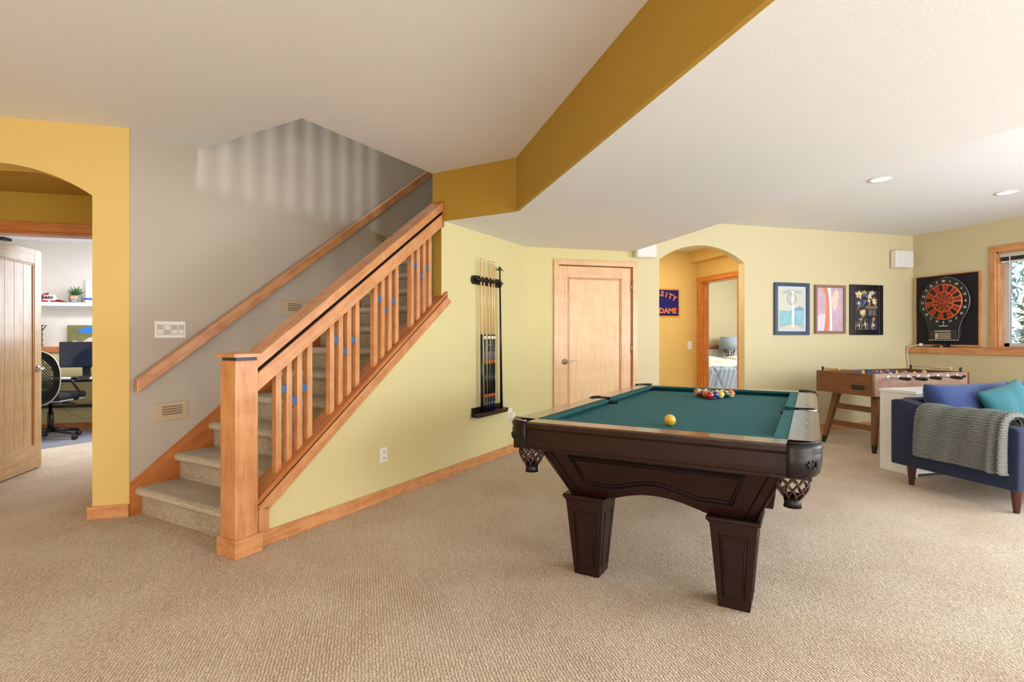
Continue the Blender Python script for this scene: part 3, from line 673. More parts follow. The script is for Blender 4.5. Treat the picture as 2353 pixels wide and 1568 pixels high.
# leather corner pockets with nets
def net(cx, cy, zt, parent, r0=.056, drop=.105):
    bm = bmesh.new(); N = 9
    def R(f): return r0 * (1 + .12 * math.sin(f * PI)) * (1 - .38 * f ** 3)
    for d in (1, -1):
        for k in range(N):
            pts = []
            for i in range(13):
                f = i / 12; a = 2 * PI * k / N + d * f * 1.5 + .05 * math.sin(f * 18); pts.append((cx + R(f) * math.cos(a), cy + R(f) * math.sin(a), zt - drop * f))
            addtube(bm, pts, .0042, 5)
    bm2('pocket_net', bm, Matrix.Identity(4), NETL, parent)
    lathe('net_base', [(.034, 0), (.036, .004), (.03, -.03), (.034, -.045), (.024, -.04), (.024, 0)], (cx, cy, zt - drop + .004), LEATH, parent, 14)
for sx in (1, -1):
    for sy in (1, -1):
        ox, oy = sx * (HL - CR), sy * (HW - CR)
        R = CR + .006
        out = [(ox, oy + sy * R)] + [(ox + sx * R * math.sin(a), oy + sy * R * math.cos(a)) for a in [PI / 2 * k / 10 for k in range(1, 10)]] + [(ox + sx * R, oy)]
        # outer leather boot
        ins = [(ox + sx * .07, oy + sy * .015), (ox + sx * .075, oy + sy * .075), (ox + sx * .015, oy + sy * .07)]
        r = CR - .03
        ins = [(ox + sx * r * math.sin(a), oy + sy * r * math.cos(a)) for a in [PI / 2 * k / 8 for k in range(8, -1, -1)]]
        def ring(R1, z): return [(ox + sx * R1 * math.sin(a), oy + sy * R1 * math.cos(a), z) for a in [PI / 2 * (k / 12) for k in range(13)]]
        bm = bmesh.new()
        prof = [(CR - .034, ZT - .01), (CR - .030, ZT + .001), (CR - .015, ZT + .004), (CR + .002, ZT), (CR + .010, ZT - .016), (CR + .004, ZT - .034), (CR + .007, ZT - .042), (CR + .006, ZT - .075), (CR - .002, ZT - .115), (CR - .012, ZT - .128), (CR - .024, ZT - .122), (CR - .034, ZT - .06)]
        rings = [[bm.verts.new(v) for v in ring(R1, z)] for R1, z in prof]
        nR = len(rings)
        for i in range(nR):
            A = rings[i]; B = rings[(i + 1) % nR]
            for k in range(12): f = bm.faces.new((A[k], A[k + 1], B[k + 1], B[k])); f.smooth = True
        bm.faces.new([q[0] for q in rings]); bm.faces.new([q[-1] for q in rings][::-1])
        pk = bm2('pocket_leather', bm, Matrix.Identity(4), LEATH, t)
        bm = bmesh.new()
        addtube(bm, [(ox + sx * (CR - .004) * math.sin(a), oy + sy * (CR - .004) * math.cos(a), ZT + .005) for a in [PI / 2 * k / 12 for k in range(13)]], .0045, 6)
        bm2('pocket_iron', bm, Matrix.Identity(4), NICK if (sx, sy) == (-1, 1) else LEATH, pk)
        # raised emblem in the leather
        a = PI / 4; e = Vector((ox + sx * (CR + .006) * math.sin(a), oy + sy * (CR + .006) * math.cos(a), ZT - .075))
        bm = bmesh.new()
        for k in range(7):
            b_ = 2 * PI * k / 7; tn = Vector((math.cos(a) * sx, -math.sin(a) * sy, 0))
            p = e + tn * .022 * math.cos(b_) + Vector((0, 0, .013 * math.sin(b_)))
            bmesh.ops.create_uvsphere(bm, u_segments=8, v_segments=6, radius=.006, matrix=Matrix.Translation(p))
        bm2('emblem', bm, Matrix.Identity(4), LEATH, pk)
        # black pocket throat
        th = [(ox + sx * .05, oy + sy * .05), (ox + sx * .052, oy - sy * .045), (ox - sx * .0, oy - sy * .06), (ox - sx * .06, oy + sy * 0), (ox - sx * .045, oy + sy * .052)]
        lathe('pocket_cup', [(.0, SL - .05), (.062, SL - .045), (.066, SL + .002), (.058, SL + .002), (.055, SL - .04), (0, SL - .042)], (ox - sx * .005 + sx * .02, oy + sy * .015, .0), GROOVE, pk, 20)
        net(ox + sx * .018, oy + sy * .018, ZT - .115, pk)
for sy in (1, -1):
    pk = prism('side_pocket', [(-.062, sy * (HW - .10)), (.062, sy * (HW - .10)), (.062, sy * (HW - .03)), (.05, sy * (HW + .002)), (-.05, sy * (HW + .002)), (-.062, sy * (HW - .03))], .70, ZT - .006, LEATH, t, plane='xy', bev=.003)
    lathe('pocket_cup', [(.0, SL - .03), (.05, SL - .03), (.055, SL + .012), (0, SL + .010)], (0, sy * (HW - .135), 0), GROOVE, pk, 20)
    bm = bmesh.new(); addtube(bm, [(-.06, sy * (HW - .05), ZT), (-.045, sy * (HW - .012), ZT), (0, sy * (HW - .004), ZT), (.045, sy * (HW - .012), ZT), (.06, sy * (HW - .05), ZT)], .006, 6)
    bm2('pocket_iron', bm, Matrix.Identity(4), NICK if sy < 0 else LEATH, pk)
    net(0, sy * (HW - .055), .70, pk, .05, .1)
# blinds below the rails, tapered cabinet with arched ends
box('rail_underboard', (-HL + .03, HL - .03), (-HW + .03, HW - .03), (.675, .74), ESP, t)
def quad(bm, pts): bm.faces.new([bm.verts.new(p) for p in pts])
TX, TY, BX, BY = 1.055, .548, .90, .432
ZC0, ZC1 = .418, .676
def lerp(a, b_, f): return a + (b_ - a) * f
def endpanel(sx):
    bm = bmesh.new(); n = 24; outer = []
    def bot(y):
        w = .218
        return ZC0 + (.052 * math.cos(y / w * PI / 2) if abs(y) < w else 0)
    ys = sorted([-BY, BY] + [-.218 + .436 * k / n for k in range(n + 1)])
    for th in (0, .02):
        top = []; b2 = []
        for y in ys:
            zb = bot(y); yt = y / BY * TY
            top.append(bm.verts.new((sx * (TX - th), yt, ZC1))); f = (ZC1 - zb) / (ZC1 - ZC0)
            b2.append(bm.verts.new((sx * (lerp(TX, BX, f) - th), lerp(yt, y, f), zb)))
        outer.append((top, b2))
    for k in range(len(ys) - 1):
        for (tp, bt) in outer: bm.faces.new((tp[k], tp[k + 1], bt[k + 1], bt[k]))
        bm.faces.new((outer[0][1][k], outer[0][1][k + 1], outer[1][1][k + 1], outer[1][1][k]))
    return bm2('end_apron', bm, Matrix.Identity(4), ESP, t)
def molding(face, name='apron_molding', parent=None, r=.006, m=None):
    tube(name, face, r, m or ESP, parent, 6, closed=True)
for sx in (1, -1):
    e = endpanel(sx)
    def pf(y, z, off=.0):
        f = (ZC1 - z) / (ZC1 - ZC0); return (sx * (lerp(TX, BX, f) + off), y, z)
    for inset, rr, m in ((0, .0045, GROOVE), (.012, .004, ESP), (.018, .003, GROOVE)):
        i = inset
        low = [(y, ZC0 + .062 + i + (.048 * math.cos(y / .21 * PI / 2) ** 1.5 if abs(y) < .21 else 0)) for y in [-.34 + .68 * k / 30 for k in range(31)]]
        low = [(y * (1 - i * 1.4), z) for y, z in low]
        path = [(-.40 + i * 1.3, .637 - i)] + low + [(.40 - i * 1.3, .637 - i)]
        molding([pf(y, z, .001) for y, z in path], 'apron_molding', e, rr, m)
    for sy in (1, -1):
        for q, rr, m in ((.045, .003, GROOVE), (.0, .007, ESP)):
            bm = bmesh.new(); addtube(bm, [(sx * (TX + .002), sy * (TY - q), ZC1), (sx * (BX + .002), sy * (BY - q), ZC0)], rr, 6); bm2('corner_molding', bm, Matrix.Identity(4), m, e)
for sy in (1, -1):
    bm = bmesh.new(); xs = [-BX, -.62] + [-.62 + 1.24 * k / 20 for k in range(1, 20)] + [.62, BX]
    V = []
    for th in (0, .02):
        row = []
        for x in xs:
            zb = ZC0 + (.06 * math.cos(x / .62 * PI / 2) if abs(x) < .62 else 0); f = (ZC1 - zb) / (ZC1 - ZC0)
            row.append((bm.verts.new((x / BX * TX, sy * (TY - th), ZC1)), bm.verts.new((lerp(x / BX * TX, x, f), sy * (lerp(TY, BY, f) - th), zb))))
        V.append(row)
    for k in range(len(xs) - 1):
        for row in V: bm.faces.new((row[k][0], row[k + 1][0], row[k + 1][1], row[k][1]))
        bm.faces.new((V[0][k][1], V[0][k + 1][1], V[1][k + 1][1], V[1][k][1]))
    e = bm2('side_apron', bm, Matrix.Identity(4), ESP, t)
box('slate_frame', (-TX + .05, TX - .05), (-TY + .06, TY - .06), (.6, .68), ESP, t)
# legs
def leg(cx, cy):
    z0, z1 = 0, .392; wb, wt = .066, .100
    bm = bmesh.new()
    prof = [(wb, 0), (wb + .002, .01), (wt, .384), (wt, .392)]
    def sqr(w, z): return [bm.verts.new((cx + a * w, cy + b_ * w, z)) for a, b_ in ((-1, -1), (1, -1), (1, 1), (-1, 1))]
    rs = [sqr(w, z) for w, z in prof]; bm.faces.new(rs[0][::-1]); bm.faces.new(rs[-1])
    for i in range(len(rs) - 1):
        for k in range(4): bm.faces.new((rs[i][k], rs[i][(k + 1) % 4], rs[i + 1][(k + 1) % 4], rs[i + 1][k]))
    bmesh.ops.bevel(bm, geom=bm.edges[:], offset=.002, segments=1, affect='EDGES')
    L = bm2('leg', bm, Matrix.Identity(4), ESP, t)
    bm = bmesh.new()
    addbox(bm, (cx - .114, cx + .114), (cy - .114, cy + .114), (.398, .418), .004); addbox(bm, (cx - .105, cx + .105), (cy - .105, cy + .105), (.385, .399), .004)
    bm2('leg_cap', bm, Matrix.Identity(4), ESP, L)
    for ax, s in (('x', -1), ('x', 1), ('y', -1), ('y', 1)):
        for ins, rr, m in ((0, .0035, GROOVE), (.009, .0035, ESP), (.014, .0022, GROOVE)):
            pts = []
            for (q, z) in ((-1, .335 - ins), (1, .335 - ins), (1, .05 + ins), (-1, .05 + ins)):
                w = lerp(wb, wt, z / .4); hw = w * .62 - ins * .8
                pts.append((cx + s * w, cy + q * hw, z) if ax == 'x' else (cx + q * hw, cy + s * w, z))
            molding(pts, 'leg_molding', L, rr, m)
for x, y in ((-.823, .361), (-.823, -.341), (.823, .361), (.823, -.341)): leg(x, y)

# ---- balls
BR = .0286; BZ = SL + BR + .0005
cols = {'red': (176, 22, 26), 'yellow': (244, 192, 52), 'blue': (24, 48, 130), 'orange': (224, 104, 24), 'purple': (52, 24, 92), 'green': (12, 76, 50), 'maroon': (110, 20, 30), 'black': (12, 12, 14)}
BW = mat('ball_ivory', (238, 226, 194), .12, coat=1)
def ball(x, y, cname, stripe, num, label, rot=0, grp='racked pool balls on the green cloth'):
    b = thing('pool_ball', label, 'pool ball', (x, y, SL)); 
    if grp: b['group'] = grp
    mc = mat('ball_' + cname, cols[cname], .12, coat=1)
    Rm = RZ(rot) @ RX(35)
    bm = bmesh.new(); bmesh.ops.create_uvsphere(bm, u_segments=28, v_segments=20, radius=BR)
    for f in bm.faces:
        f.smooth = True; c = f.calc_center_median()
        if stripe and abs(c.z) > BR * .55: f.material_index = 1
    me = bpy.data.meshes.new('ball_body'); bm.to_mesh(me); bm.free(); me.materials.append(mc); me.materials.append(BW)
    link('ball_body', me, Matrix.Translation((x, y, BZ)) @ Rm, None, b)
    for s in (1, -1):
        # round number spot curved with the ball
        bm = bmesh.new(); rr = BR * 1.004
        if stripe: D = Matrix.Rotation(s * PI / 2, 4, 'Y')
        else: D = Matrix.Rotation(0 if s == 1 else PI, 4, 'Y')
        prof = [(rr * math.sin(a), rr * math.cos(a)) for a in (1e-5, .12, .24, .36, .44)]
        addlathe(bm, prof[::-1] if False else prof, 16)
        bmesh.ops.delete(bm, geom=[], context='VERTS')
        sp = bm2('number_spot', bm, Matrix.Translation((x, y, BZ)) @ Rm @ D, BW, b, True)
        text('number', str(num), .017, Matrix.Translation((x, y, BZ)) @ Rm @ D @ Matrix.Translation((0, 0, rr + .0002)), BLK, sp, .0002)
use(PT)
ball(-.75, -.028, 'yellow', 0, 1, 'single yellow ball lying alone near the camera end of the green cloth', 20, None)
rack = [[('red', 0, 3, 'glossy red ball at the front tip of the racked triangle')],
        [('orange', 0, 5, 'orange ball just left behind the red front ball'), ('blue', 0, 2, 'dark blue ball just right behind the red front ball')],
        [('maroon', 0, 7, 'dark maroon ball at the left side of the rack behind the orange ball'), ('black', 0, 8, 'black ball in the middle of the racked triangle'), ('yellow', 1, 9, 'yellow striped ball at the right side of the rack beside the blue ball')],
        [('red', 1, 11, 'red striped ball on the left side of the rack, fourth row'), ('purple', 0, 4, 'purple ball in the fourth row of the rack, left of centre'), ('blue', 1, 10, 'blue striped ball in the fourth row of the rack, right of centre'), ('green', 0, 6, 'dark green ball on the right side of the rack')],
        [('orange', 1, 13, 'orange striped ball at the far left corner of the rack'), ('maroon', 1, 15, 'maroon striped ball in the back row, second from the left corner'), None, ('green', 1, 14, 'green striped ball in the back row, second from the right corner'), ('orange', 1, 12, 'cream ball with an orange stripe at the far right corner of the rack')]]
for r, row in enumerate(rack):
    for j, q in enumerate(row):
        if q is None: continue
        ball(.545 + r * BR * 1.77, (r / 2 - j) * BR * 2.03 - .012, q[0], q[1], q[2], q[3], random.uniform(0, 360))

# ================================================================ PICTURES, SPEAKER, DART GAME
use(KF)
AY = 5.134
def picture(x0, x1, z0, z1, fw, fm, label, art):
    t = thing('framed_picture', label, 'picture', ((x0 + x1) / 2, AY, z0), group='three framed posters on the arch wall')
    y0, y1 = AY - .028, AY
    box('frame_stile', (x0, x0 + fw), (y0, y1), (z0, z1), fm, t, 'z', bev=.003); box('frame_stile', (x1 - fw, x1), (y0, y1), (z0, z1), fm, t, 'z', bev=.003)
    box('frame_rail', (x0 + fw, x1 - fw), (y0, y1), (z0, z0 + fw), fm, t, 'x', bev=.003); box('frame_rail', (x0 + fw, x1 - fw), (y0, y1), (z1 - fw, z1), fm, t, 'x', bev=.003)
    art(t, x0 + fw, x1 - fw, z0 + fw, z1 - fw, AY - .012)
    return t
def flatpoly(bm, pts, y): bm.faces.new([bm.verts.new((p[0], y, p[1])) for p in pts])
def sheet(name, x0, x1, z0, z1, y, m, p): return box(name, (x0, x1), (y, AY - .002), (z0, z1), m, p)
def blob(name, pts, y, m, p):
    bm = bmesh.new(); flatpoly(bm, pts, y); bm.normal_update(); bmesh.ops.triangulate(bm, faces=bm.faces[:]); return bm2(name, bm, Matrix.Identity(4), m, p)
GLS = dict(coat=.6)
def strokes(name, x0, x1, z0, z1, y, n, r_, m, p, seed=1):
    q = random.Random(seed); bm = bmesh.new(); w_ = (x1 - x0) / n
    for i in range(n):
        a = x0 + w_ * (i + .15); b_ = a + w_ * .7; pts = [(a, z0), (a + q.uniform(0, .3) * w_, z1), (b_, z0 + (z1 - z0) * q.uniform(.3, .7)), (a + .2 * w_, z0 + (z1 - z0) * q.uniform(.2, .5)), (b_, z0)]
        addtube(bm, [(c[0], y, c[1]) for c in pts], r_, 4)
    return bm2(name, bm, Matrix.Identity(4), m, p)
def art1(t, x0, x1, z0, z1, y):
    W, H = x1 - x0, z1 - z0; X = lambda f: x0 + W * f; Z = lambda f: z0 + H * f
    mb = sheet('mat_board', x0, x1, z0, z1, y + .003, mat('poster_border', (206, 222, 240), .3, **GLS), t)
    s = box('print', (X(.05), X(.95)), (y, y + .004), (Z(.03), Z(.96)), mat('poster_grey', (206, 204, 190), .3, **GLS), t)
    TE = mat('poster_teal', (130, 186, 200), .3, vary=.35, vscale=14, **GLS); WL = mat('poster_white', (238, 240, 244), .3, **GLS); DK = mat('poster_dark', (86, 98, 108), .3, **GLS)
    hills = [(.08, .46), (.2, .46), (.35, .45), (.5, .47), (.62, .52), (.75, .55), (.85, .53), (.92, .47), (.92, .12), (.8, .13), (.6, .16), (.4, .16), (.2, .13), (.08, .12)]
    blob('print_water', [(X(a), Z(b)) for a, b in hills], y - .0006, TE, s)
    blob('print_hill', [(X(a), Z(b)) for a, b in [(.55, .47), (.65, .52), (.78, .56), (.9, .52), (.92, .47)]], y - .0012, mat('poster_blue', (112, 152, 186), .3, **GLS), s)
    for k in range(9):
        a0 = .12 + .085 * k; z = .18 + .1 * ((k * 7) % 3)
        tube('print_wave', [(X(a0 + .05 * math.sin(i) + .02 * i), y - .001, Z(z + .012 * i * math.cos(i * .9 + k))) for i in range(6)], .0018, WL, s, 4)
    tube('print_shore', [(X(.08 + .84 * i / 12), y - .001, Z(.07 + .1 * math.sin(PI * i / 12))) for i in range(13)], .002, DK, s, 4)
    tube('print_emblem', [(X(.5) + .062 * math.cos(2 * PI * i / 28), y - .001, Z(.72) + .062 * math.sin(2 * PI * i / 28)) for i in range(28)], .003, DK, s, 4, closed=True)
    tube('print_emblem', [(X(.5) + .03 * math.cos(2 * PI * i / 20), y - .001, Z(.72) + .05 * math.sin(2 * PI * i / 20)) for i in range(20)], .0018, DK, s, 4, closed=True)
    for i, ch in enumerate('JAZZ FEST'):
        if ch == ' ': continue
        f = (i - 4) / 4; text('print_letter', ch, .045, Matrix.Translation((X(.5 + .30 * f), y - .0008, Z(.86 + .02 * (1 - f * f)))) @ RY(10 * f) @ RX(90), DK, s, .0002)
    box('painted_reflection', (X(.50), X(.58)), (y - .0016, y - .001), (Z(.07), Z(.9)), WL, s)  # white strip drawn in place of a reflection on the picture glass
    tube('print_sail', [(X(.58), y - .001, Z(.42)), (X(.75), y - .001, Z(.42)), (X(.82), y - .001, Z(.25)), (X(.95), y - .001, Z(.1))], .003, WL, s, 4)
def art2(t, x0, x1, z0, z1, y):
    W, H = x1 - x0, z1 - z0; X = lambda f: x0 + W * f; Z = lambda f: z0 + H * f
    s = sheet('print', x0, x1, z0, z1, y, mat('poster_pink', (206, 168, 190), .3, vary=.25, vscale=7, **GLS), t)
    OR = mat('poster_orange', (226, 122, 72), .3, vary=.1, vscale=10, **GLS); WL = mat('poster_white', (238, 240, 244), .3, **GLS); CR_ = mat('poster_cream', (236, 208, 188), .3, **GLS)
    blob('print_figure', [(X(a), Z(b)) for a, b in [(.6, .55), (.56, .75), (.66, .9), (.74, .96), (.84, .9), (.8, .7), (.74, .52), (.66, .45)]], y - .0006, CR_, s)
    blob('orange_strip', [(X(a), Z(b)) for a, b in [(.22, 1), (.38, 1), (.44, .8), (.47, .5), (.46, .2), (.42, 0), (.28, 0), (.33, .2), (.35, .5), (.34, .8)]], y - .001, OR, s)  # curved orange strip over the full height
    blob('white_strip', [(X(a), Z(b)) for a, b in [(.40, 1), (.52, 1), (.56, .6), (.58, 0), (.5, 0), (.48, .5), (.46, .8)]], y - .0014, WL, s)  # white strip to the right of the orange one
    blob('print_slope', [(X(a), Z(b)) for a, b in [(.02, .0), (.02, .34), (.2, .4), (.33, .38), (.27, 0)]], y - .0008, mat('poster_lilac', (222, 210, 226), .3, **GLS), s)
    for k, (a, b, c, e) in enumerate([(.72, .0, .86, 1), (.66, .35, .98, .1), (.72, .5, 1, .35), (.74, .7, .98, .66), (.78, .9, .98, .88), (.70, .1, .98, .3)]):
        tube('print_branch', [(X(a), y - .001, Z(b)), (X((a + c) / 2), y - .001, Z((b + e) / 2 + .03)), (X(c), y - .001, Z(e))], .0022, CR_ if k % 2 else WL, s, 4)
    for i in range(4):
        tube('print_script', [(X(.06 + .07 * i + .03 * math.sin(j)), y - .002, Z(.82 + .028 * j - .02 * i % 2)) for j in range(5)], .0022, WL, s, 4)
    tube('print_script', [(X(.05), y - .002, Z(.8)), (X(.4), y - .002, Z(.8))], .002, WL, s, 4)
def art3(t, x0, x1, z0, z1, y):
    W, H = x1 - x0, z1 - z0; X = lambda f: x0 + W * f; Z = lambda f: z0 + H * f
    s = sheet('print', x0, x1, z0, z1, y, mat('poster_night', (52, 50, 48), .3, vary=.5, vscale=18, **GLS), t)
    ms = [mat('poster_gold', (196, 158, 84), .3, **GLS), mat('poster_straw', (228, 212, 168), .3, **GLS), mat('poster_royal', (58, 84, 156), .3, **GLS)]
    rr = random.Random(5)
    def star(cx, cz, r, n, m, y2, sq=1):
        pts = []
        for i in range(2 * n):
            a = PI * i / n + .3; q = r * (1 if i % 2 == 0 else .45) * rr.uniform(.75, 1.15); pts.append((X(cx) + q * math.cos(a), Z(cz) + q * math.sin(a) * sq))
        blob('print_splash', pts, y2, m, s)
    star(.2, .86, .055, 5, ms[1], y - .0006); star(.62, .86, .075, 6, ms[1], y - .0007, .8); star(.82, .74, .05, 5, ms[1], y - .0008); star(.42, .93, .05, 5, ms[0], y - .001)
    star(.16, .66, .055, 5, ms[2], y - .0009); star(.42, .7, .05, 6, ms[2], y - .0011); star(.64, .72, .03, 5, ms[2], y - .0012); star(.35, .42, .065, 9, ms[1], y - .0009, .7); star(.38, .36, .03, 7, ms[0], y - .0012)
    for k in range(11):
        a = .06 + .085 * k; tube('print_reed', [(X(a), y - .001, Z(.0)), (X(a + .03 * math.sin(k * 2)), y - .001, Z(.12)), (X(a + .05 * math.sin(k)), y - .001, Z(.2 + .08 * ((k * 5) % 3)))], [.005, .004, .001], ms[(k * 2) % 3], s, 4)
    for k in range(5): tube('print_vine', [(X(.1 + .06 * k), y - .0012, Z(.5 + .02 * k)), (X(.2 + .06 * k), y - .0012, Z(.6 + .02 * k)), (X(.22 + .07 * k), y - .0012, Z(.75))], .0022, ms[k % 3], s, 4)
    strokes('print_lettering', X(.46), X(.97), Z(.545), Z(.61), y - .0016, 8, .0028, ms[1], s, 3)
    for k in range(26):
        star(rr.uniform(.08, .92), rr.choice([rr.uniform(.03, .28), rr.uniform(.6, .95)]), rr.uniform(.012, .034), 4, ms[rr.randrange(3)], y - .0013 - .0001 * k, rr.uniform(.6, 1.6))
    star(.38, .47, .05, 8, ms[1], y - .0012, .6); star(.2, .9, .07, 5, ms[1], y - .0011, .8); star(.86, .68, .04, 4, ms[1], y - .0012); star(.75, .93, .06, 5, ms[1], y - .0011, .6)
    box('print_line', (X(.56), X(.92)), (y - .0012, y - .0006), (Z(.525), Z(.53)), ms[0], s)
    for a in (.6, .76): box('print_block', (X(a), X(a + .13)), (y - .0012, y - .0006), (Z(.36), Z(.5)), mat('poster_slate', (110, 108, 110), .3), s)
picture(4.514, 5.002, 1.25, 1.853, .042, mat('frame_navy', (48, 66, 96), .3, coat=.3), 'pale blue and grey poster in a navy frame, left one nearest the arch', art1)
picture(5.083, 5.53, 1.266, 1.84, .03, mat('frame_taupe', (142, 110, 92), .4), 'pink and orange poster in a thin brown frame, middle of the three', art2)
picture(5.602, 6.097, 1.251, 1.857, .062, mat('frame_black', (20, 22, 30), .25, coat=.3), 'dark poster with gold splashes in a black frame, nearest the corner', art3)
t = thing('wall_speaker', 'white square speaker mounted high in the corner near the dart game', 'speaker', (6.36, 5.09, 2.075))
box('cabinet', (6.225, 6.50), (5.045, 5.125), (2.075, 2.288), WHT, t, bev=.008)
box('grille', (6.235, 6.49), (5.039, 5.047), (2.085, 2.278), mat('speaker_grille', (226, 224, 222), .7), t, bev=.002)
box('mount', (6.33, 6.39), (5.12, 5.134), (2.14, 2.22), WHT, t)

t = thing('dart_backboard', 'square black backboard with thin maple frame standing on the ledge', 'backboard', (WX, 4.72, 1.104))
DB = mat('black_felt', (24, 22, 30), .85)
box('board', (WX - .022, WX), (4.375, 5.072), (1.135, 1.955), DB, t)
FM = OAK
box('frame_strip', (WX - .028, WX), (4.355, 4.375), (1.115, 1.965), FM, t, 'z'); box('frame_strip', (WX - .028, WX), (5.072, 5.084), (1.115, 1.965), FM, t, 'z')
box('frame_strip', (WX - .028, WX), (4.375, 5.072), (1.115, 1.135), FM, t, 'y'); box('frame_strip', (WX - .028, WX), (4.375, 5.072), (1.955, 1.965), FM, t, 'y')
# electronic dart game
t = thing('electronic_dartboard', 'black electronic dart game with orange and black dial on the backboard', 'dartboard', (WX - .022, 4.735, 1.2))
cy, czz = 4.733, 1.64
use(KF @ Matrix.Translation((WX - .022, cy, czz)) @ RZ(-90))     # local x runs along -y (to the right as seen), local y points into the wall
body = []
for k in range(25):
    a = math.radians(-38 + 256 * k / 24); body.append((.29 * math.cos(a), .29 * math.sin(a)))
body = [(.17, -.46), (.175, -.33), (.2, -.24)] + body + [(-.2, -.24), (-.175, -.33), (-.17, -.46)]
prism('housing', body, -.028, .0, mat('dart_housing', (30, 30, 34), .35), t, bev=.004)
SIL = mat('silver_line', (150, 152, 158), .3, metal=.6)
tube('silver_edge', [(p[0] * .985, -.03, p[1]) for p in body[:16]], .0035, SIL, t, 6)
ORG = mat('dart_orange', (224, 116, 58), .5); RED = mat('dart_red', (170, 44, 34), .5); DBK = mat('dart_black', (26, 20, 22), .5); DWH = mat('dart_white', (226, 226, 222), .4)
def wedge(name, r0, r1, a0, a1, m, y, p):
    n = 3; pts = [(r1 * math.cos(a0 + (a1 - a0) * i / n), r1 * math.sin(a0 + (a1 - a0) * i / n)) for i in range(n + 1)] + [(r0 * math.cos(a1 - (a1 - a0) * i / n), r0 * math.sin(a1 - (a1 - a0) * i / n)) for i in range(n + 1)]
    return prism(name, pts, y, -.028, m, p)
lathe('spider', [(0, 0), (.212, 0), (.212, .006), (0, .006)], (0, -.028, 0), ORG, t, 48, RX(90))
for k in range(20):
    a = PI / 2 + 2 * PI * k / 20 + PI / 20; da = 2 * PI / 20; g = .05
    wedge('segment', .125, .20, a - da / 2 + .035, a + da / 2 - .035, (RED if k % 2 else DBK), -.037, t)
    wedge('segment', .028, .112, a - da / 2 + .07, a + da / 2 - .07, (DBK if k % 2 else RED), -.037, t)
lathe('bullseye', [(0, 0), (.02, 0), (.02, .011), (0, .011)], (0, -.028, 0), RED, t, 20, RX(90))
tube('spider_ring', [(.118 * math.cos(2 * PI * i / 36), -.036, .118 * math.sin(2 * PI * i / 36)) for i in range(36)], .004, ORG, t, 5, True)
for k, nmb in enumerate([20, 1, 18, 4, 13, 6, 10, 15, 2, 17, 3, 19, 7, 16, 8, 11, 14, 9, 12, 5]):
    a = PI / 2 - 2 * PI * k / 20; text('number', str(nmb), .036, Matrix.Translation((.243 * math.cos(a), -.0285, .243 * math.sin(a))) @ RX(90), DWH, t, .0008, bold=.001)
box('maker_plate', (-.05, .05), (-.030, -.027), (-.288, -.28), DWH, t); prism('maker_plate', [(-.012, -.28), (.012, -.28), (0, -.268)], -.030, -.027, DWH, t)
PNL = mat('dart_panel', (46, 46, 52), .4); CRM = mat('dart_label', (196, 180, 160), .5)
box('control_panel', (-.15, .14), (-.034, -.028), (-.445, -.33), PNL, t, bev=.002)
box('display_strip', (-.09, .085), (-.037, -.033), (-.352, -.338), CRM, t)
for k in range(4): box('score_bar', (-.04, .085), (-.037, -.033), (-.378 - .019 * k, -.367 - .019 * k), CRM, t)
box('score_block', (-.09, -.05), (-.037, -.033), (-.436, -.367), CRM, t)
text('side_mark', '8', .06, Matrix.Translation((-.13, -.0345, -.385)) @ RX(90), mat('dart_wine', (140, 30, 60), .5), t, .0005)
for k in range(10): box('button', (-.165 + .034 * k, -.143 + .034 * k), (-.034, -.027), (-.455, -.447), DWH, t, bev=.001)
use(KF)
t = thing('dart_case', 'small black dart case lying on the maple ledge under the dart game', 'case', (6.53, 4.78, 1.104))
prism('case', [(4.66, 1.1045), (4.86, 1.1045), (4.80, 1.128), (4.67, 1.136)], 6.50, 6.57, BLK, t, plane='yz', bev=.003)
box('clasp', (6.496, 6.502), (4.70, 4.73), (1.108, 1.124), NICK, t)
t = thing('power_cable', 'white cable running over the ledge end and down in the corner', 'cable', (6.48, 5.08, .7))
WC = mat('cable_white', (236, 228, 206), .5)
tube('cord', [(6.57, 5.03, 1.135), (6.53, 5.06, 1.118), (6.50, 5.09, 1.112), (6.482, 5.105, 1.10), (6.478, 5.11, 1.04), (6.50, 5.11, .9), (6.505, 5.105, .6), (6.50, 5.10, .3), (6.50, 5.09, .15)], .006, WC, t, 6)
box('plug', (6.545, 6.60), (4.99, 5.03), (1.115, 1.15), WHT, t, bev=.006, rot=RZ(30))

use()
t = thing('wall_speaker', 'white square speaker above the maple door tucked beside the dropped ceiling', 'speaker', (3.17, 5.65, 2.155))
box('cabinet', (3.035, 3.29), (5.60, 5.69), (2.158, 2.36), WHT, t, bev=.006); box('grille', (3.045, 3.28), (5.594, 5.602), (2.168, 2.35), mat('speaker_grille', (226, 224, 222), .7), t, bev=.002)
box('mount', (3.12, 3.2), (5.685, 5.697), (2.2, 2.3), WHT, t)
# ================================================================ FOOSBALL TABLE
FX0, FX1, FY0, FY1, FZ0, FZ1 = 5.09, 6.45, 4.38, 5.10, .60, .838
t = thing('foosball_table', 'walnut foosball table with steel rods and black handles below the posters', 'foosball table', (5.77, 4.74, 0))
th = .03
e = None
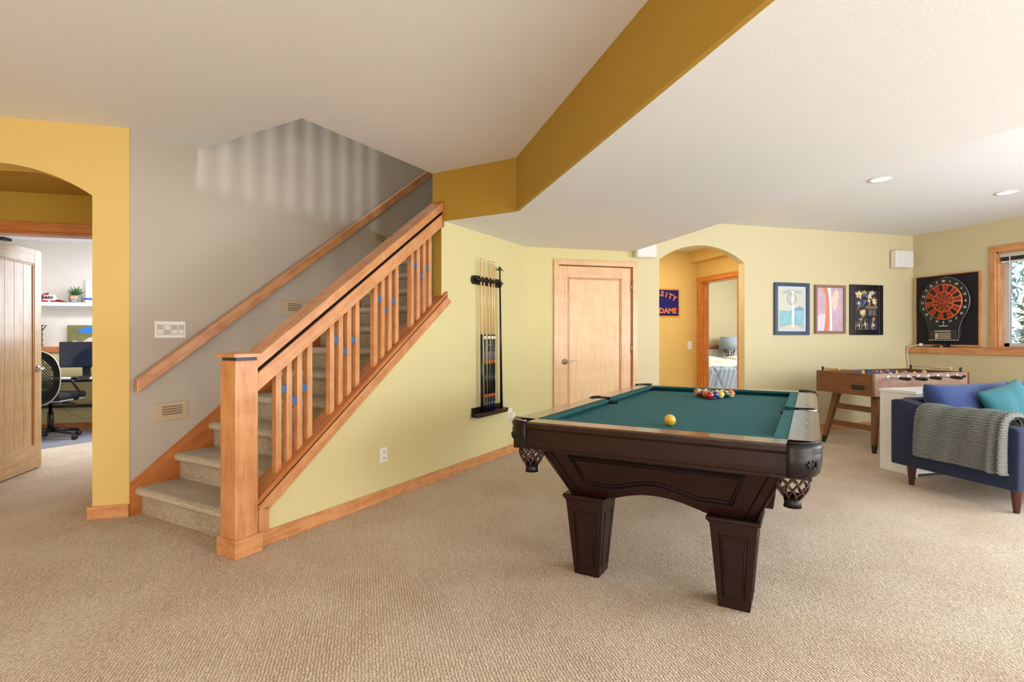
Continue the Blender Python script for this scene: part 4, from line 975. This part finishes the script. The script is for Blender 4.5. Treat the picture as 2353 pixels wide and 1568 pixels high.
# end panel with oval ball return
ov = [(4.55 + .05 + (.095 if abs(a) < PI / 2 else -.0), 0) for a in (0,)]
def ovalpts(cy_, cz_2, hw, r, n=10):
    out = []
    for k in range(n + 1): a = -PI / 2 + PI * k / n; out.append((cy_ + hw + r * math.cos(a), cz_2 + r * math.sin(a)))
    for k in range(n + 1): a = PI / 2 + PI * k / n; out.append((cy_ - hw + r * math.cos(a), cz_2 + r * math.sin(a)))
    return out
end = box('end_panel', (FX0, FX0 + th), (FY0, FY1), (FZ0, FZ1), WALN, t, 'y', bev=.003)
prism('ball_return', ovalpts(4.555, .685, .055, .034), FX0 - .004, FX0 + .004, mat('grey_bezel', (120, 104, 84), .5), end, plane='yz')
prism('ball_return_opening', ovalpts(4.555, .685, .053, .028), FX0 - .006, FX0 + .006, BLK, end, plane='yz')
box('corner_post', (FX0 - .003, FX0 + .03), (FY0 - .003, FY0 + .035), (FZ0, FZ1 + .001), WALN, t, 'z', bev=.004)
box('corner_post', (FX0 - .003, FX0 + .03), (FY1 - .03, FY1 + .003), (FZ0, FZ1 + .001), WALN, t, 'z', bev=.004)
box('end_panel', (FX1 - th, FX1), (FY0, FY1), (FZ0, FZ1), WALN, t, 'y', bev=.003)
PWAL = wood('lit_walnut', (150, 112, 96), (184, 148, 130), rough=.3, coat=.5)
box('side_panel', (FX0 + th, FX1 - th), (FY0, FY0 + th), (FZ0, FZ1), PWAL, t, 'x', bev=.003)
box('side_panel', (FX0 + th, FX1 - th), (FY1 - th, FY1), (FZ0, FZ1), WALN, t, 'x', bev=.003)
box('playfield', (FX0 + th, FX1 - th), (FY0 + th, FY1 - th), (.70, .715), mat('playfield_white', (226, 230, 236), .35), t)
box('inner_end_ramp', (FX0 + th, FX0 + .09), (FY0 + th, FY1 - th), (.715, .79), mat('ramp_white', (214, 218, 228), .4), t)
STL = mat('steel_rod', (196, 196, 200), .2, metal=1); PBL = mat('player_blue', (40, 62, 124), .4); PTN = mat('player_tan', (214, 178, 116), .4)
cfg = [1, 2, 3, 5, 5, 3, 2, 1]; colr = [PBL, PBL, PTN, PBL, PTN, PBL, PTN, PTN]
for k in range(8):
    x = FX0 + .20 + .138 * k; pull = (.0, .12, .05, .0, .1, .02, .15, .1)[k]; near = k in (0, 1, 3, 5)
    ya = FY0 - (.24 + pull * .5 if near else .06 + pull * .3); yb = FY1 + (.06 if near else .24)
    rod = tube('rod', [(x, ya, .80), (x, yb, .80)], .008, STL, t, 8)
    if near: tube('handle', [(x, ya + .0, .80), (x, ya + .02, .80), (x, ya + .10, .80), (x, ya + .115, .80)], [.014, .018, .015, .011], BLK, rod, 10)
    else: tube('handle', [(x, yb, .80), (x, yb - .11, .80)], .016, BLK, rod, 10); tube('end_cap', [(x, ya, .80), (x, ya + .02, .80)], .013, BLK, rod, 8)
    for yy2 in (FY0, FY1): lathe('bearing', [(0, 0), (.024, 0), (.02, .012), (0, .014)], (x, yy2, .80), mat('bearing_clear', (222, 226, 232), .15, coat=1), rod, 14, RX(90 if yy2 == FY0 else -90))
    n = cfg[k]
    for j in range(n):
        yp = 4.74 + (j - (n - 1) / 2) * (.52 / max(n, 2.2)); tilt = random.uniform(-25, 60)
        bm = bmesh.new()
        addlathe(bm, [(1e-6, .046), (.011, .042), (.014, .032), (.010, .022), (.018, .016), (.019, -.012), (.013, -.03), (.012, -.06), (.016, -.064), (.016, -.078), (1e-6, -.078)], 10)
        bm2('player', bm, Matrix.Translation((x, yp, .80)) @ RY(tilt), colr[k], rod)
def beads(x, label_m, y0_, sgn):
    tube('score_wire', [(x, 4.47, .868), (x, 5.02, .868)], .003, STL, t, 6)
    for k in range(10):
        y = y0_ + k * .021; tube('score_bead', [(x, y, .868), (x, y + .017, .868)], .013, label_m, t, 10)
    for y in (4.46, 5.03): box('score_bracket', (x - .012, x + .012), (y - .008, y + .008), (.836, .886), BLK, t, bev=.003)
beads(FX0 + .018, mat('bead_tan', (226, 190, 124), .4), 4.80, 1); beads(FX1 - .018, mat('bead_cream', (226, 200, 150), .4), 4.56, 1)
def splay(name, a, b_, w, d_, m, parent):
    a = Vector(a); b_ = Vector(b_); X = (b_ - a).normalized(); Y = Vector((0, 1, 0)); Z = X.cross(Y).normalized(); Y = Z.cross(X); L_ = (b_ - a).length
    M = Matrix.Translation(a) @ Matrix((X.to_tuple() + (0,), Y.to_tuple() + (0,), Z.to_tuple() + (0,), (0, 0, 0, 1))).transposed()
    bm = bmesh.new(); V = [[bm.verts.new((x, sy * w * f / 2, sz * d_ * f / 2)) for sy, sz in ((-1, -1), (1, -1), (1, 1), (-1, 1))] for x, f in ((0, 1), (L_, .72))]
    bm.faces.new(V[0][::-1]); bm.faces.new(V[1])
    for i in range(4): bm.faces.new((V[0][i], V[0][(i + 1) % 4], V[1][(i + 1) % 4], V[1][i]))
    bmesh.ops.bevel(bm, geom=bm.edges[:], offset=.003, segments=1, affect='EDGES')
    return bm2(name, bm, M, m, parent)
for sx, xt, xf in ((1, 5.27, 5.155), (-1, 6.27, 6.385)):
    for yt, yf in ((4.50, 4.42), (4.98, 5.07)):
        a = Vector((xt, yt, .605)); b_ = Vector((xf, yf, .0)); mid = a.lerp(b_, .87)
        l = splay('leg', a, mid, .07, .06, WALN, t); splay('leg_foot', mid, b_, .047, .04, BLK, l)
    for z, f in ((.44, .27), (.25, .58)):
        x = xt + (xf - xt) * f; y1_ = 4.50 + (4.42 - 4.50) * f; y2_ = 4.98 + .09 * f
        box('cross_rail', (x - .014, x + .014), (y1_, y2_), (z - .03, z + .03), WALN, t, 'y', bev=.003)

# ================================================================ CONSOLE, SOFA
t = thing('console_cabinet', 'low white laminate console standing behind the blue sofa', 'console', (5.5, 3.74, 0))
box('side_panel', (4.645, 4.665), (3.585, 3.925), (0, .72), WHTL, t, bev=.001); box('side_panel', (6.38, 6.40), (3.585, 3.925), (0, .72), WHTL, t)
box('top', (4.64, 6.405), (3.58, 3.93), (.72, .746), WHTL, t, bev=.001)
box('front_panel', (4.665, 6.38), (3.59, 3.605), (.02, .72), WHTL, t); box('back_panel', (4.665, 6.38), (3.905, 3.92), (.0, .72), WHTL, t)

SX0, SX1, SY0, SY1 = 4.255, 6.25, 2.56, 3.50
t = thing('sofa', 'navy blue upholstered sofa with tapered wooden legs', 'sofa', (5.26, 3.03, 0))
def armprof():
    p = [(SY1, .17), (SY1, .70)]
    for k in range(1, 12): f = k / 11; p.append((SY1 - .62 * f, .712 - .10 * (f * f * (3 - 2 * f))))
    return p + [(SY0 + .05, .602), (SY0 + .02, .58), (SY0 + .03, .17)]
for a, b_ in ((SX0, SX0 + .12), (SX1 - .12, SX1)):
    prism('armrest', armprof(), a, b_, NAVY, t, plane='yz', bev=.014, seg=2, smooth=True)
box('seat_base', (SX0 + .11, SX1 - .11), (SY0 + .04, SY1 - .02), (.19, .32), NAVY, t, bev=.01)
box('backrest', (SX0 + .11, SX1 - .11), (SY1 - .12, SY1), (.3, .715), NAVY, t, bev=.025, seg=3, smooth=True)
for k in range(2):
    a = SX0 + .125 + k * .865; box('seat_cushion', (a, a + .86), (SY0 - .0, SY1 - .14), (.322, .455), NAVY, t, bev=.035, seg=4, smooth=True)
for k in range(2):
    a = SX0 + .10 + k * .87
    pillow('back_cushion', (a + .44, 3.235, .62), .90, .46, .27, BLUEC, t, RX(76), .38, 28, .008)
for x, y in ((4.36, 3.40), (4.36, 2.66), (6.16, 3.40), (6.16, 2.66)):
    lathe('leg', [(.016, 0), (.019, .003), (.036, .175), (.036, .19), (0, .19)], (x, y, 0), LEGW, t, 14)
c = pillow('throw_pillow', (4.90, 3.0, .635), .46, .46, .15, TEAL, None, RZ(-6) @ RX(66) @ RZ(14), .5, 26, .006)
tag(c, 'teal velvet throw pillow leaning against the blue sofa cushions', 'pillow')
# knitted throw over the arm
def knit_surface():
    path = []   # (x,z) cross-section from outside bottom over the arm to the inside
    A = [(4.232, .27), (4.226, .40), (4.226, .55), (4.236, .632), (4.275, .668), (4.33, .676), (4.385, .668), (4.425, .63), (4.435, .56), (4.44, .50), (4.50, .478), (4.62, .476)]
    # smooth by chaikin
    for _ in range(3):
        B = [A[0]]
        for i in range(len(A) - 1):
            B += [tuple(.75 * A[i][q] + .25 * A[i + 1][q] for q in (0, 1)), tuple(.25 * A[i][q] + .75 * A[i + 1][q] for q in (0, 1))]
        A = B + [A[-1]]
    Ls = [0]
    for i in range(1, len(A)): Ls.append(Ls[-1] + math.dist(A[i], A[i - 1]))
    T = Ls[-1]
    def at(s):
        s = s * T
        for i in range(1, len(A)):
            if s <= Ls[i] + 1e-9:
                f = (s - Ls[i - 1]) / (Ls[i] - Ls[i - 1]); d = (A[i][0] - A[i - 1][0], A[i][1] - A[i - 1][1]); l = math.hypot(*d)
                return (A[i - 1][0] + d[0] * f, A[i - 1][1] + d[1] * f), (-d[1] / l, d[0] / l)
        return A[-1], (0, 1)
    rows = T / .017
    def f(u, v):
        p, n = at(u); y = 3.27 - .62 * v
        # long folds near the front edge, edge rolls, droop at the bottom
        y += .045 * (1 - u) * (1 - v) - .02
        hang = max(0, 1 - u * 2.3)
        fold = .020 * math.exp(-((v - .86) / .035) ** 2) - .022 * math.exp(-((v - .915) / .02) ** 2) + .024 * math.exp(-((v - .96) / .03) ** 2)
        edge = -.024 * (math.exp(-(v / .018) ** 2) + math.exp(-((1 - v) / .014) ** 2) + math.exp(-(u / .014) ** 2))
        ripple = .006 * math.sin(v * 9 + u * 3) + .004 * math.sin(v * 23 - u * 5)
        a = u * rows * PI; b_ = (v * .62 / .016) * PI
        k = abs(math.sin(a)) ** .7 * (.6 + .4 * abs(math.sin(b_ + (PI / 2 if int(u * rows) % 2 else 0)))) * .013
        o = .012 + fold * (.5 + .8 * hang) + edge + ripple + k
        return (p[0] + n[0] * o, y + .02 * hang * math.sin(v * 3), p[1] + n[1] * o - .035 * (1 - v) * hang * 0 + .02 * hang * math.sin(v * PI * 1.0) * -1 * 0)
    return f
c = thing('throw_blanket', 'grey chunky knit blanket folded over the near arm of the sofa', 'blanket', (4.3, 2.95, .27))
kb = grid('knit', knit_surface(), 440, 300, KNIT, c, True)
# a plain backing layer gives the folded throw its thickness
A2 = [(4.246, .285), (4.243, .5), (4.25, .62), (4.29, .652), (4.33, .656), (4.38, .65), (4.41, .61), (4.42, .52), (4.44, .48), (4.6, .466)]
prism('folded_layer', A2 + [(x + .014, z - .006) for x, z in A2[::-1]], 2.66, 3.27, KNIT, c, ang=0)

# ================================================================ HALL AND BEDROOM
t = thing('university_banner', 'blue and gold felt banner with orange lettering on the hall wall', 'banner', (4.1, 6.99, 1.51))
HB = 6.99
box('border', (3.70, 4.49), (HB - .006, HB), (1.515, 1.945), mat('banner_gold', (226, 164, 66), .8), t, bev=.002)
f_ = box('felt', (3.725, 4.462), (HB - .010, HB - .004), (1.54, 1.92), mat('banner_blue', (20, 22, 104), .9), t)
BO = mat('banner_orange', (222, 126, 74), .8)
word = 'UNIVERSITY'
for i, ch in enumerate(word):
    f = (i - 4.5) / 4.5
    text('letter', ch, .105, Matrix.Translation((4.09 + .30 * f, HB - .0105, 1.865 - .07 * f * f)) @ RY(26 * f) @ RX(90), BO, t, .001, bold=.004)
text('letter', 'OF', .06, Matrix.Translation((4.08, HB - .0105, 1.745)) @ RX(90), mat('banner_white', (230, 224, 220), .8), t, .001, bold=.003)
text('letter', 'NOTRE DAME', .108, Matrix.Translation((4.09, HB - .0105, 1.61)) @ RX(90), BO, t, .001, bold=.004)
t = thing('hall_switch', 'white single rocker light switch on the hall wall', 'light switch', (4.66, HB, 1.04))
box('plate', (4.615, 4.69), (HB - .006, HB), (1.045, 1.163), WHT, t, bev=.002); box('rocker', (4.638, 4.667), (HB - .009, HB - .005), (1.075, 1.133), WHT, t, bev=.001)

t = thing('bed', 'bed with pale blue pintucked comforter and white bedding seen through the hall doorway', 'bed', (6.3, 8.3, 0))
box('mattress', (5.15, 7.45), (7.76, 8.92), (.3, .64), WHTL, t, bev=.04, seg=3, smooth=True)
box('bed_frame', (5.15, 7.45), (7.78, 8.9), (.1, .3), LEGW, t)
for x in (5.25, 7.35):
    for y in (7.9, 8.8): box('leg', (x - .03, x + .03), (y - .03, y + .03), (0, .1), LEGW, t)
def duvet(u, v):
    s = v * .95; x = 5.08 + 2.42 * u
    if s < .53: y = 7.68; z = .14 + s
    elif s < .61: a = (s - .53) / .08 * PI / 2; y = 7.68 + .05 * (1 - math.cos(a)); z = .67 + .05 * math.sin(a)
    else: y = 7.73 + (s - .61); z = .72 + .01 * math.sin(x * 9)
    d = ((x * 2.3 + s * 1.15) % 1) - .5; e2 = ((x * 2.3 - s * 1.15) % 1) - .5
    tk = -.024 * (math.exp(-(d / .045) ** 2) + math.exp(-(e2 / .045) ** 2)) + .006 * math.sin(x * 70 + 3 * math.sin(s * 8))
    return (x, y - (tk if s < .57 else 0), z + (tk if s >= .57 else 0))
grid('comforter', duvet, 260, 60, mat('comforter_blue', (176, 198, 226), .8), t)
grid('sheet_fold', lambda u, v: (5.12 + 2.34 * u, 7.86 + 1.02 * v, .722 + .10 * math.sin(min(1, v * 1.3) * PI / 2) + .008 * math.sin(u * 30)), 60, 12, mat('sheet_white', (240, 238, 226), .8), t)
for k in range(2):
    c = pillow('bed_pillow', (6.05 + .85 * k, 8.60, .822), .68, .42, .10, mat('pillow_white', (240, 238, 228), .8), None, RX(4), .5, 20)
    tag(c, ['white pillow at the head of the bed, left one by the ledge', 'white pillow at the head of the bed below the lamp'][k], 'pillow', 'white bed pillows')
t = thing('table_lamp', 'table lamp with grey-blue drum shade and wire cage base behind the bed', 'lamp', (7.03, 9.33, .72))
box('nightstand_top', (7.02, 7.5), (9.2, 9.395), (.66, .70), LEGW, t) if False else None
lathe('lamp_shade', [(.195, 0), (.215, .0), (.178, .25), (.174, .25), (.195, .004)], (7.03, 9.18, .985), mat('shade_grey', (168, 180, 194), .8), t, 28)
bm = bmesh.new()
for k in range(8):
    a = 2 * PI * k / 8; b_ = a + .8
    addtube(bm, [(7.03 + .115 * math.cos(a), 9.18 + .115 * math.sin(a), .72), (7.03 + .06 * math.cos((a + b_) / 2), 9.18 + .06 * math.sin((a + b_) / 2), .86), (7.03 + .11 * math.cos(b_), 9.18 + .11 * math.sin(b_), 1.0)], .007, 6)
bm2('wire_base', bm, Matrix.Identity(4), BLKM, t)
lathe('foot', [(0, 0), (.125, 0), (.125, .012), (0, .012)], (7.03, 9.18, .71), BLKM, t, 24)
t = thing('nightstand', 'dark wooden nightstand carrying the table lamp', 'nightstand', (7.03, 9.2, 0))
box('top', (6.75, 7.31), (8.98, 9.36), (.69, .71), LEGW, t); box('cabinet', (6.77, 7.29), (9.0, 9.355), (.3, .69), LEGW, t)
for x in (6.79, 7.27):
    for y in (9.02, 9.35): box('leg', (x - .02, x + .02), (y - .02, y + .02), (0, .3), LEGW, t)

# ================================================================ OFFICE
t = thing('floating_shelf', 'white floating shelf on the office wall', 'shelf', (-3.6, 8.4, 1.63))
box('board', (-4.3, -2.6), (8.28, 8.5), (1.632, 1.682), WHTL, t, bev=.002); box('cleat', (-4.25, -2.65), (8.46, 8.5), (1.61, 1.633), WHTL, t)
t = thing('baseball_cap', 'red and white trucker cap with dark lettering on the white shelf', 'cap', (-4.06, 8.36, 1.682))
RC = mat('cap_red', (186, 34, 40), .8); WCp = mat('cap_white', (232, 226, 220), .8)
cx, cyy, cz0 = -4.01, 8.385, 1.684
def dome(a0, a1, m, name):
    def f(u, v):
        a = math.radians(lerp(a0, a1, u)); b_ = v * PI / 2; r = .095
        return (cx + r * 1.15 * math.cos(b_) * math.cos(a), cyy + r * .95 * math.cos(b_) * math.sin(a), cz0 + .115 * math.sin(b_) * (1 - .1 * math.cos(a)))
    grid(name, f, 16, 8, m, t)
dome(-75, 75, WCp, 'crown_front'); dome(75, 285, RC, 'crown_back')
dome(-78, -74, RC, 'crown_seam')
# front faces right in the photo; the brim sweeps forward
grid('brim', lambda u, v: (cx + .02 + (.085 + .10 * v) * math.cos(math.radians(-75 + 150 * u)) * 1.05, cyy + (.09) * math.sin(math.radians(-75 + 150 * u)), cz0 + .004 + .022 * math.cos(math.radians(-75 + 150 * u)) ** 2 * (1 - v) + .01 * (1 - v)), 16, 5, RC, t, True, .003)
grid('crown_panel', lambda u, v: (cx - .03 + .13 * u, cyy - .096 * math.cos((u - .35) * 1.3) * (1 - .3 * v * v), cz0 + .02 + .07 * v), 8, 6, WCp, t)
strokes('cap_lettering', cx - .025, cx + .095, cz0 + .042, cz0 + .078, cyy - .1, 4, .0055, mat('cap_ink', (40, 44, 58), .8), t, 9)
t = thing('potted_succulent', 'spiky green succulent in a grey pot on the white shelf', 'plant', (-3.71, 8.38, 1.682))
lathe('pot', [(.058, 0), (.072, .008), (.076, .095), (.07, .095), (.06, .08), (0, .08)], (-3.71, 8.38, 1.683), mat('pot_grey', (130, 132, 128), .6), t, 20)
random.seed(11); LG = mat('succulent_green', (70, 104, 48), .5, vary=.3, vscale=20)
for k in range(26):
    a = 2.4 * k; tl = .25 + .9 * (k / 26); L0 = .15 - .04 * (k / 26)
    p0 = Vector((-3.71, 8.38, 1.765)); d = Vector((math.cos(a) * math.sin(tl), math.sin(a) * math.sin(tl), math.cos(tl)))
    tube('leaf', [p0, p0 + d * L0 * .5 + Vector((0, 0, .008)), p0 + d * L0], [.009, .008, .001], LG, t, 5)
t = thing('round_figurine', 'small figurine with a tan face in front of the succulent pot', 'figurine', (-3.69, 8.31, 1.682))
box('body', (-3.71, -3.655), (8.262, 8.29), (1.683, 1.718), mat('figure_blue', (150, 170, 190), .5), t, bev=.006)
box('head', (-3.72, -3.645), (8.252, 8.298), (1.716, 1.762), mat('figure_tan', (226, 168, 122), .5), t, bev=.014, seg=3, smooth=True)
for dx in (-.014, .014): sphere('eye', (-3.682 + dx, 8.251, 1.738), .0035, BLK, t, seg=8)
t = thing('white_mug', 'white mug with blue pattern at the right end of the shelf', 'mug', (-3.555, 8.36, 1.682))
lathe('cup', [(.028, 0), (.045, .02), (.05, .07), (.046, .07), (.04, .02), (0, .012)], (-3.555, 8.36, 1.683), WHT, t, 20)
lathe('blue_band', [(.0475, .035), (.0505, .062), (.0485, .062)], (-3.555, 8.36, 1.683), mat('mug_blue', (40, 84, 170), .4), t, 20)
t = thing('shelf_picture', 'white framed card standing at the back of the shelf behind the mug', 'picture', (-3.53, 8.45, 1.682))
box('backing_card', (-3.625, -3.43), (8.46, 8.47), (1.683, 1.98), WHT, t, rot=RX(0)); box('picture_border', (-3.63, -3.425), (8.455, 8.462), (1.682, 1.985), WHTL, t)
t = thing('dark_wall_box', 'small black box high on the office side wall above the door leaf', 'speaker', (-4.45, 7.3, 2.2))
box('case', (-4.5, -4.42), (8.25, 8.40), (2.46, 2.50), BLK, t, bev=.004)
# ledge items
t = thing('wire_file_rack', 'black wire file rack with yellow folders standing on the office ledge', 'rack', (-4.1, 8.42, 1.1))
bm = bmesh.new()
for z in (1.12, 1.19, 1.26, 1.33, 1.375): addtube(bm, [(-4.27, 8.39, z), (-4.08, 8.39, z)], .008, 6)
for x in (-4.27, -4.18, -4.10): addbox(bm, (x - .010, x + .010), (8.38, 8.40), (1.1, 1.385))
addtube(bm, [(-4.10, 8.39, 1.38), (-4.05, 8.41, 1.38), (-4.10, 8.41, 1.31)], .006, 6)
bm2('wire_frame', bm, Matrix.Identity(4), BLKM, t)
box('folder', (-4.27, -4.11), (8.40, 8.44), (1.105, 1.34), mat('folder_yellow', (214, 196, 130), .7), t)
t = thing('panda_poster', 'small animal poster with a blue shape leaning on the office ledge', 'poster', (-3.6, 8.45, 1.1))
s = box('sheet', (-3.83, -3.42), (8.43, 8.44), (1.104, 1.385), mat('poster_olive', (120, 116, 70), .5, vary=.6, vscale=9), t)
blob('print_blue', [(-3.72, 1.31), (-3.60, 1.365), (-3.42, 1.375), (-3.42, 1.27), (-3.55, 1.28), (-3.66, 1.285)], 8.4285, mat('poster_bright_blue', (40, 120, 210), .4), s)
blob('print_fur', [(-3.8, 1.11), (-3.76, 1.18), (-3.66, 1.16), (-3.58, 1.22), (-3.48, 1.24), (-3.42, 1.18), (-3.42, 1.106)], 8.428, mat('poster_fur', (206, 196, 190), .5), s)
for a, b_ in ((-3.52, 1.195), (-3.60, 1.15), (-3.70, 1.15)): blob('print_patch', [(a + .022 * math.cos(q), b_ + .016 * math.sin(q)) for q in [PI * k / 5 for k in range(10)]], 8.4275, BLK, s)
# desk, monitor, keyboard
t = thing('office_desk', 'black office desk against the far office wall', 'desk', (-3.2, 8.0, 0))
box('desk_top', (-4.3, -2.5), (7.72, 8.36), (.675, .705), mat('desk_black', (26, 30, 42), .3, coat=.3), t, bev=.004)
for x in (-4.2, -2.6):
    for y in (7.8, 8.3): box('leg', (x - .02, x + .02), (y - .02, y + .02), (0, .675), BLKM, t)
box('crossbar', (-4.2, -2.6), (8.29, 8.31), (.3, .34), BLKM, t)
t = thing('computer_monitor', 'black computer monitor on the office desk', 'monitor', (-3.35, 8.1, .705))
box('screen_shell', (-3.735, -3.17), (8.03, 8.07), (.84, 1.165), mat('monitor_black', (24, 28, 40), .25), t, bev=.005)
box('screen', (-3.72, -3.185), (8.026, 8.031), (.86, 1.15), mat('monitor_screen', (30, 36, 52), .12), t)
box('neck', (-3.50, -3.42), (8.07, 8.11), (.72, .95), BLK, t); box('base', (-3.56, -3.36), (8.0, 8.2), (.705, .72), BLK, t, bev=.004)
t = thing('keyboard', 'flat white keyboard on the edge of the office desk', 'keyboard', (-3.5, 7.85, .705))
kbm = box('case', (-3.70, -3.30), (7.79, 7.92), (.706, .722), WHT, t, bev=.004)
for r in range(4):
    for k in range(14): box('key', (-3.69 + .0275 * k, -3.667 + .0275 * k), (7.80 + .029 * r, 7.823 + .029 * r), (.721, .726), WHTL, t)
t = thing('desk_cables', 'thin black cables hanging behind the office desk', 'cable', (-3.3, 8.2, .2))
for x0_, x1_ in ((-3.42, -3.40), (-3.33, -3.36), (-3.46, -3.2)):
    tube('cable', [(x0_, 8.375, .68), (x0_ + .01, 8.375, .45), ((x0_ + x1_) / 2, 8.37, .3), (x1_, 8.36, .2), (x1_ + .1, 8.34, .02)], .004, BLK, t, 5)
tube('grey_cable', [(-3.9, 8.37, .35), (-3.75, 8.365, .2), (-3.6, 8.36, .13), (-3.45, 8.36, .17), (-3.3, 8.365, .25)], .003, mat('cable_grey', (150, 140, 120), .5), t, 5)
# chair mat and office chair
t = tag(prism('chair_mat', [(-4.4, 6.98), (-3.42, 6.98), (-2.98, 7.45), (-2.98, 8.3), (-4.4, 8.3)], .0, .006, mat('mat_grey', (150, 146, 158), .35), None, plane='xy'), 'grey plastic chair mat under the office chair', 'chair mat')
t = thing('office_chair', 'black mesh office chair with oval back seen past the open door', 'chair', (-3.6, 7.58, .006), RZ(0).to_euler().z)
use(Matrix.Translation((-3.62, 7.60, .006)) @ RZ(-6))
for k in range(5):
    a = math.radians(-84 + 72 * k); e1 = Vector((.30 * math.cos(a), .30 * math.sin(a), .075))
    tube('base_spoke', [(0, 0, .115), e1], [.028, .016], BLK, t, 8)
    bm = bmesh.new()
    for s in (-.014, .014):
        n_ = Vector((-math.sin(a), math.cos(a), 0)); addlathe(bm, [(1e-6, -.009), (.026, -.009), (.028, 0), (.026, .009), (1e-6, .009)], 14, Matrix.Translation(e1 + n_ * s + Vector((0, 0, -.046))) @ Vector((0, 0, 1)).rotation_difference(n_).to_matrix().to_4x4())
    addtube(bm, [e1, e1 + Vector((0, 0, -.045))], .008, 6)
    bm2('caster', bm, Matrix.Identity(4), BLK, t)
tube('gas_column', [(0, 0, .10), (0, 0, .33), (0, 0, .331), (0, 0, .46)], [.032, .030, .018, .018], BLKM, t, 14)
box('seat_plate', (-.13, .13), (-.14, .14), (.43, .47), BLK, t, bev=.01)
box('seat', (-.25, .25), (-.24, .26), (.475, .555), mat('seat_black', (20, 20, 24), .8), t, bev=.035, seg=4, smooth=True)
box('seat_shell', (-.24, .24), (-.22, .25), (.462, .485), mat('shell_grey', (176, 176, 176), .4), t, bev=.01)
def oval(rx, rz, y, n=40): return [(rx * math.copysign(abs(math.cos(2 * PI * k / n)) ** .8, math.cos(2 * PI * k / n)), y + .03 * (math.cos(2 * PI * k / n) ** 2), .76 + rz * math.copysign(abs(math.sin(2 * PI * k / n)) ** .85, math.sin(2 * PI * k / n))) for k in range(n)]
# back frame: wide flattened ring
def ringf(u, v):
    a = 2 * PI * u; w_ = .075 + .08 * max(0, -math.sin(a)) ** 2; rx, rz = .25, .315
    f = 1 - w_ / .28 * v; X_ = rx * f * math.copysign(abs(math.cos(a)) ** .85, math.cos(a)); Z_ = rz * f * math.copysign(abs(math.sin(a)) ** .85, math.sin(a))
    return (X_, -.27 + .45 * X_ * X_, .745 + Z_)
grid('back_frame', ringf, 64, 4, BLK, t, True, .02)
tube('silver_edge', [ringf(k / 60, -.02) for k in range(60)], .006, mat('edge_silver', (190, 192, 196), .3, metal=.5), t, 6, True)
bm = bmesh.new()
for k in range(-14, 15):
    for sgn in (1, -1):
        pts = []
        for i in range(13):
            z = -.26 + .50 * i / 12; x = k * .028 + sgn * z * .8
            if (x / .20) ** 2 + ((z + .0) / .25) ** 2 < 1: pts.append((x, -.262 + .45 * x * x, .76 + z))
        if len(pts) > 1: addtube(bm, pts, .006, 4)
bm2('mesh_back', bm, Matrix.Identity(4), mat('mesh_olive', (60, 54, 38), .6), t)['kind'] = 'stuff'
box('lumbar_pad', (-.17, .17), (-.25, -.225), (.62, .72), BLK, t, bev=.008)
tube('back_spine', [(0, -.05, .45), (0, -.22, .45), (0, -.275, .55), (0, -.265, .7)], .022, BLK, t, 10)
for s in (1, -1):
    tube('arm_bracket', [(s * .12, .02, .47), (s * .27, .03, .475), (s * .31, .02, .55), (s * .30, -.06, .64), (s * .28, -.08, .69), (s * .28, -.02, .72)], [.014, .014, .013, .013, .013, .013], BLKM, t, 10)
    box('arm_pad', (s * .28 - .035, s * .28 + .035), (-.06, .22), (.715, .745), BLK, t, bev=.012, seg=3, smooth=True)
tube('tilt_lever', [(.05, .0, .44), (.27, -.02, .425), (.28, -.05, .39)], .008, BLKM, t, 8)
use()

# upstairs balustrade beside the stair opening throws the soft stripes on the taupe wall
use(STAIR)
t = thing('upstairs_balustrade', 'upper floor maple balustrade beside the stair opening', 'railing', (3.0, 2.86, 2.95))
for k in range(21):
    u = .9 + .14 * k
    box('baluster', (u, u + .05), (2.86, 2.90), (2.95, 3.85), OAK, t, 'z')
box('handrail', (.85, 3.8), (2.84, 2.92), (3.85, 3.92), OAK, t)
use()
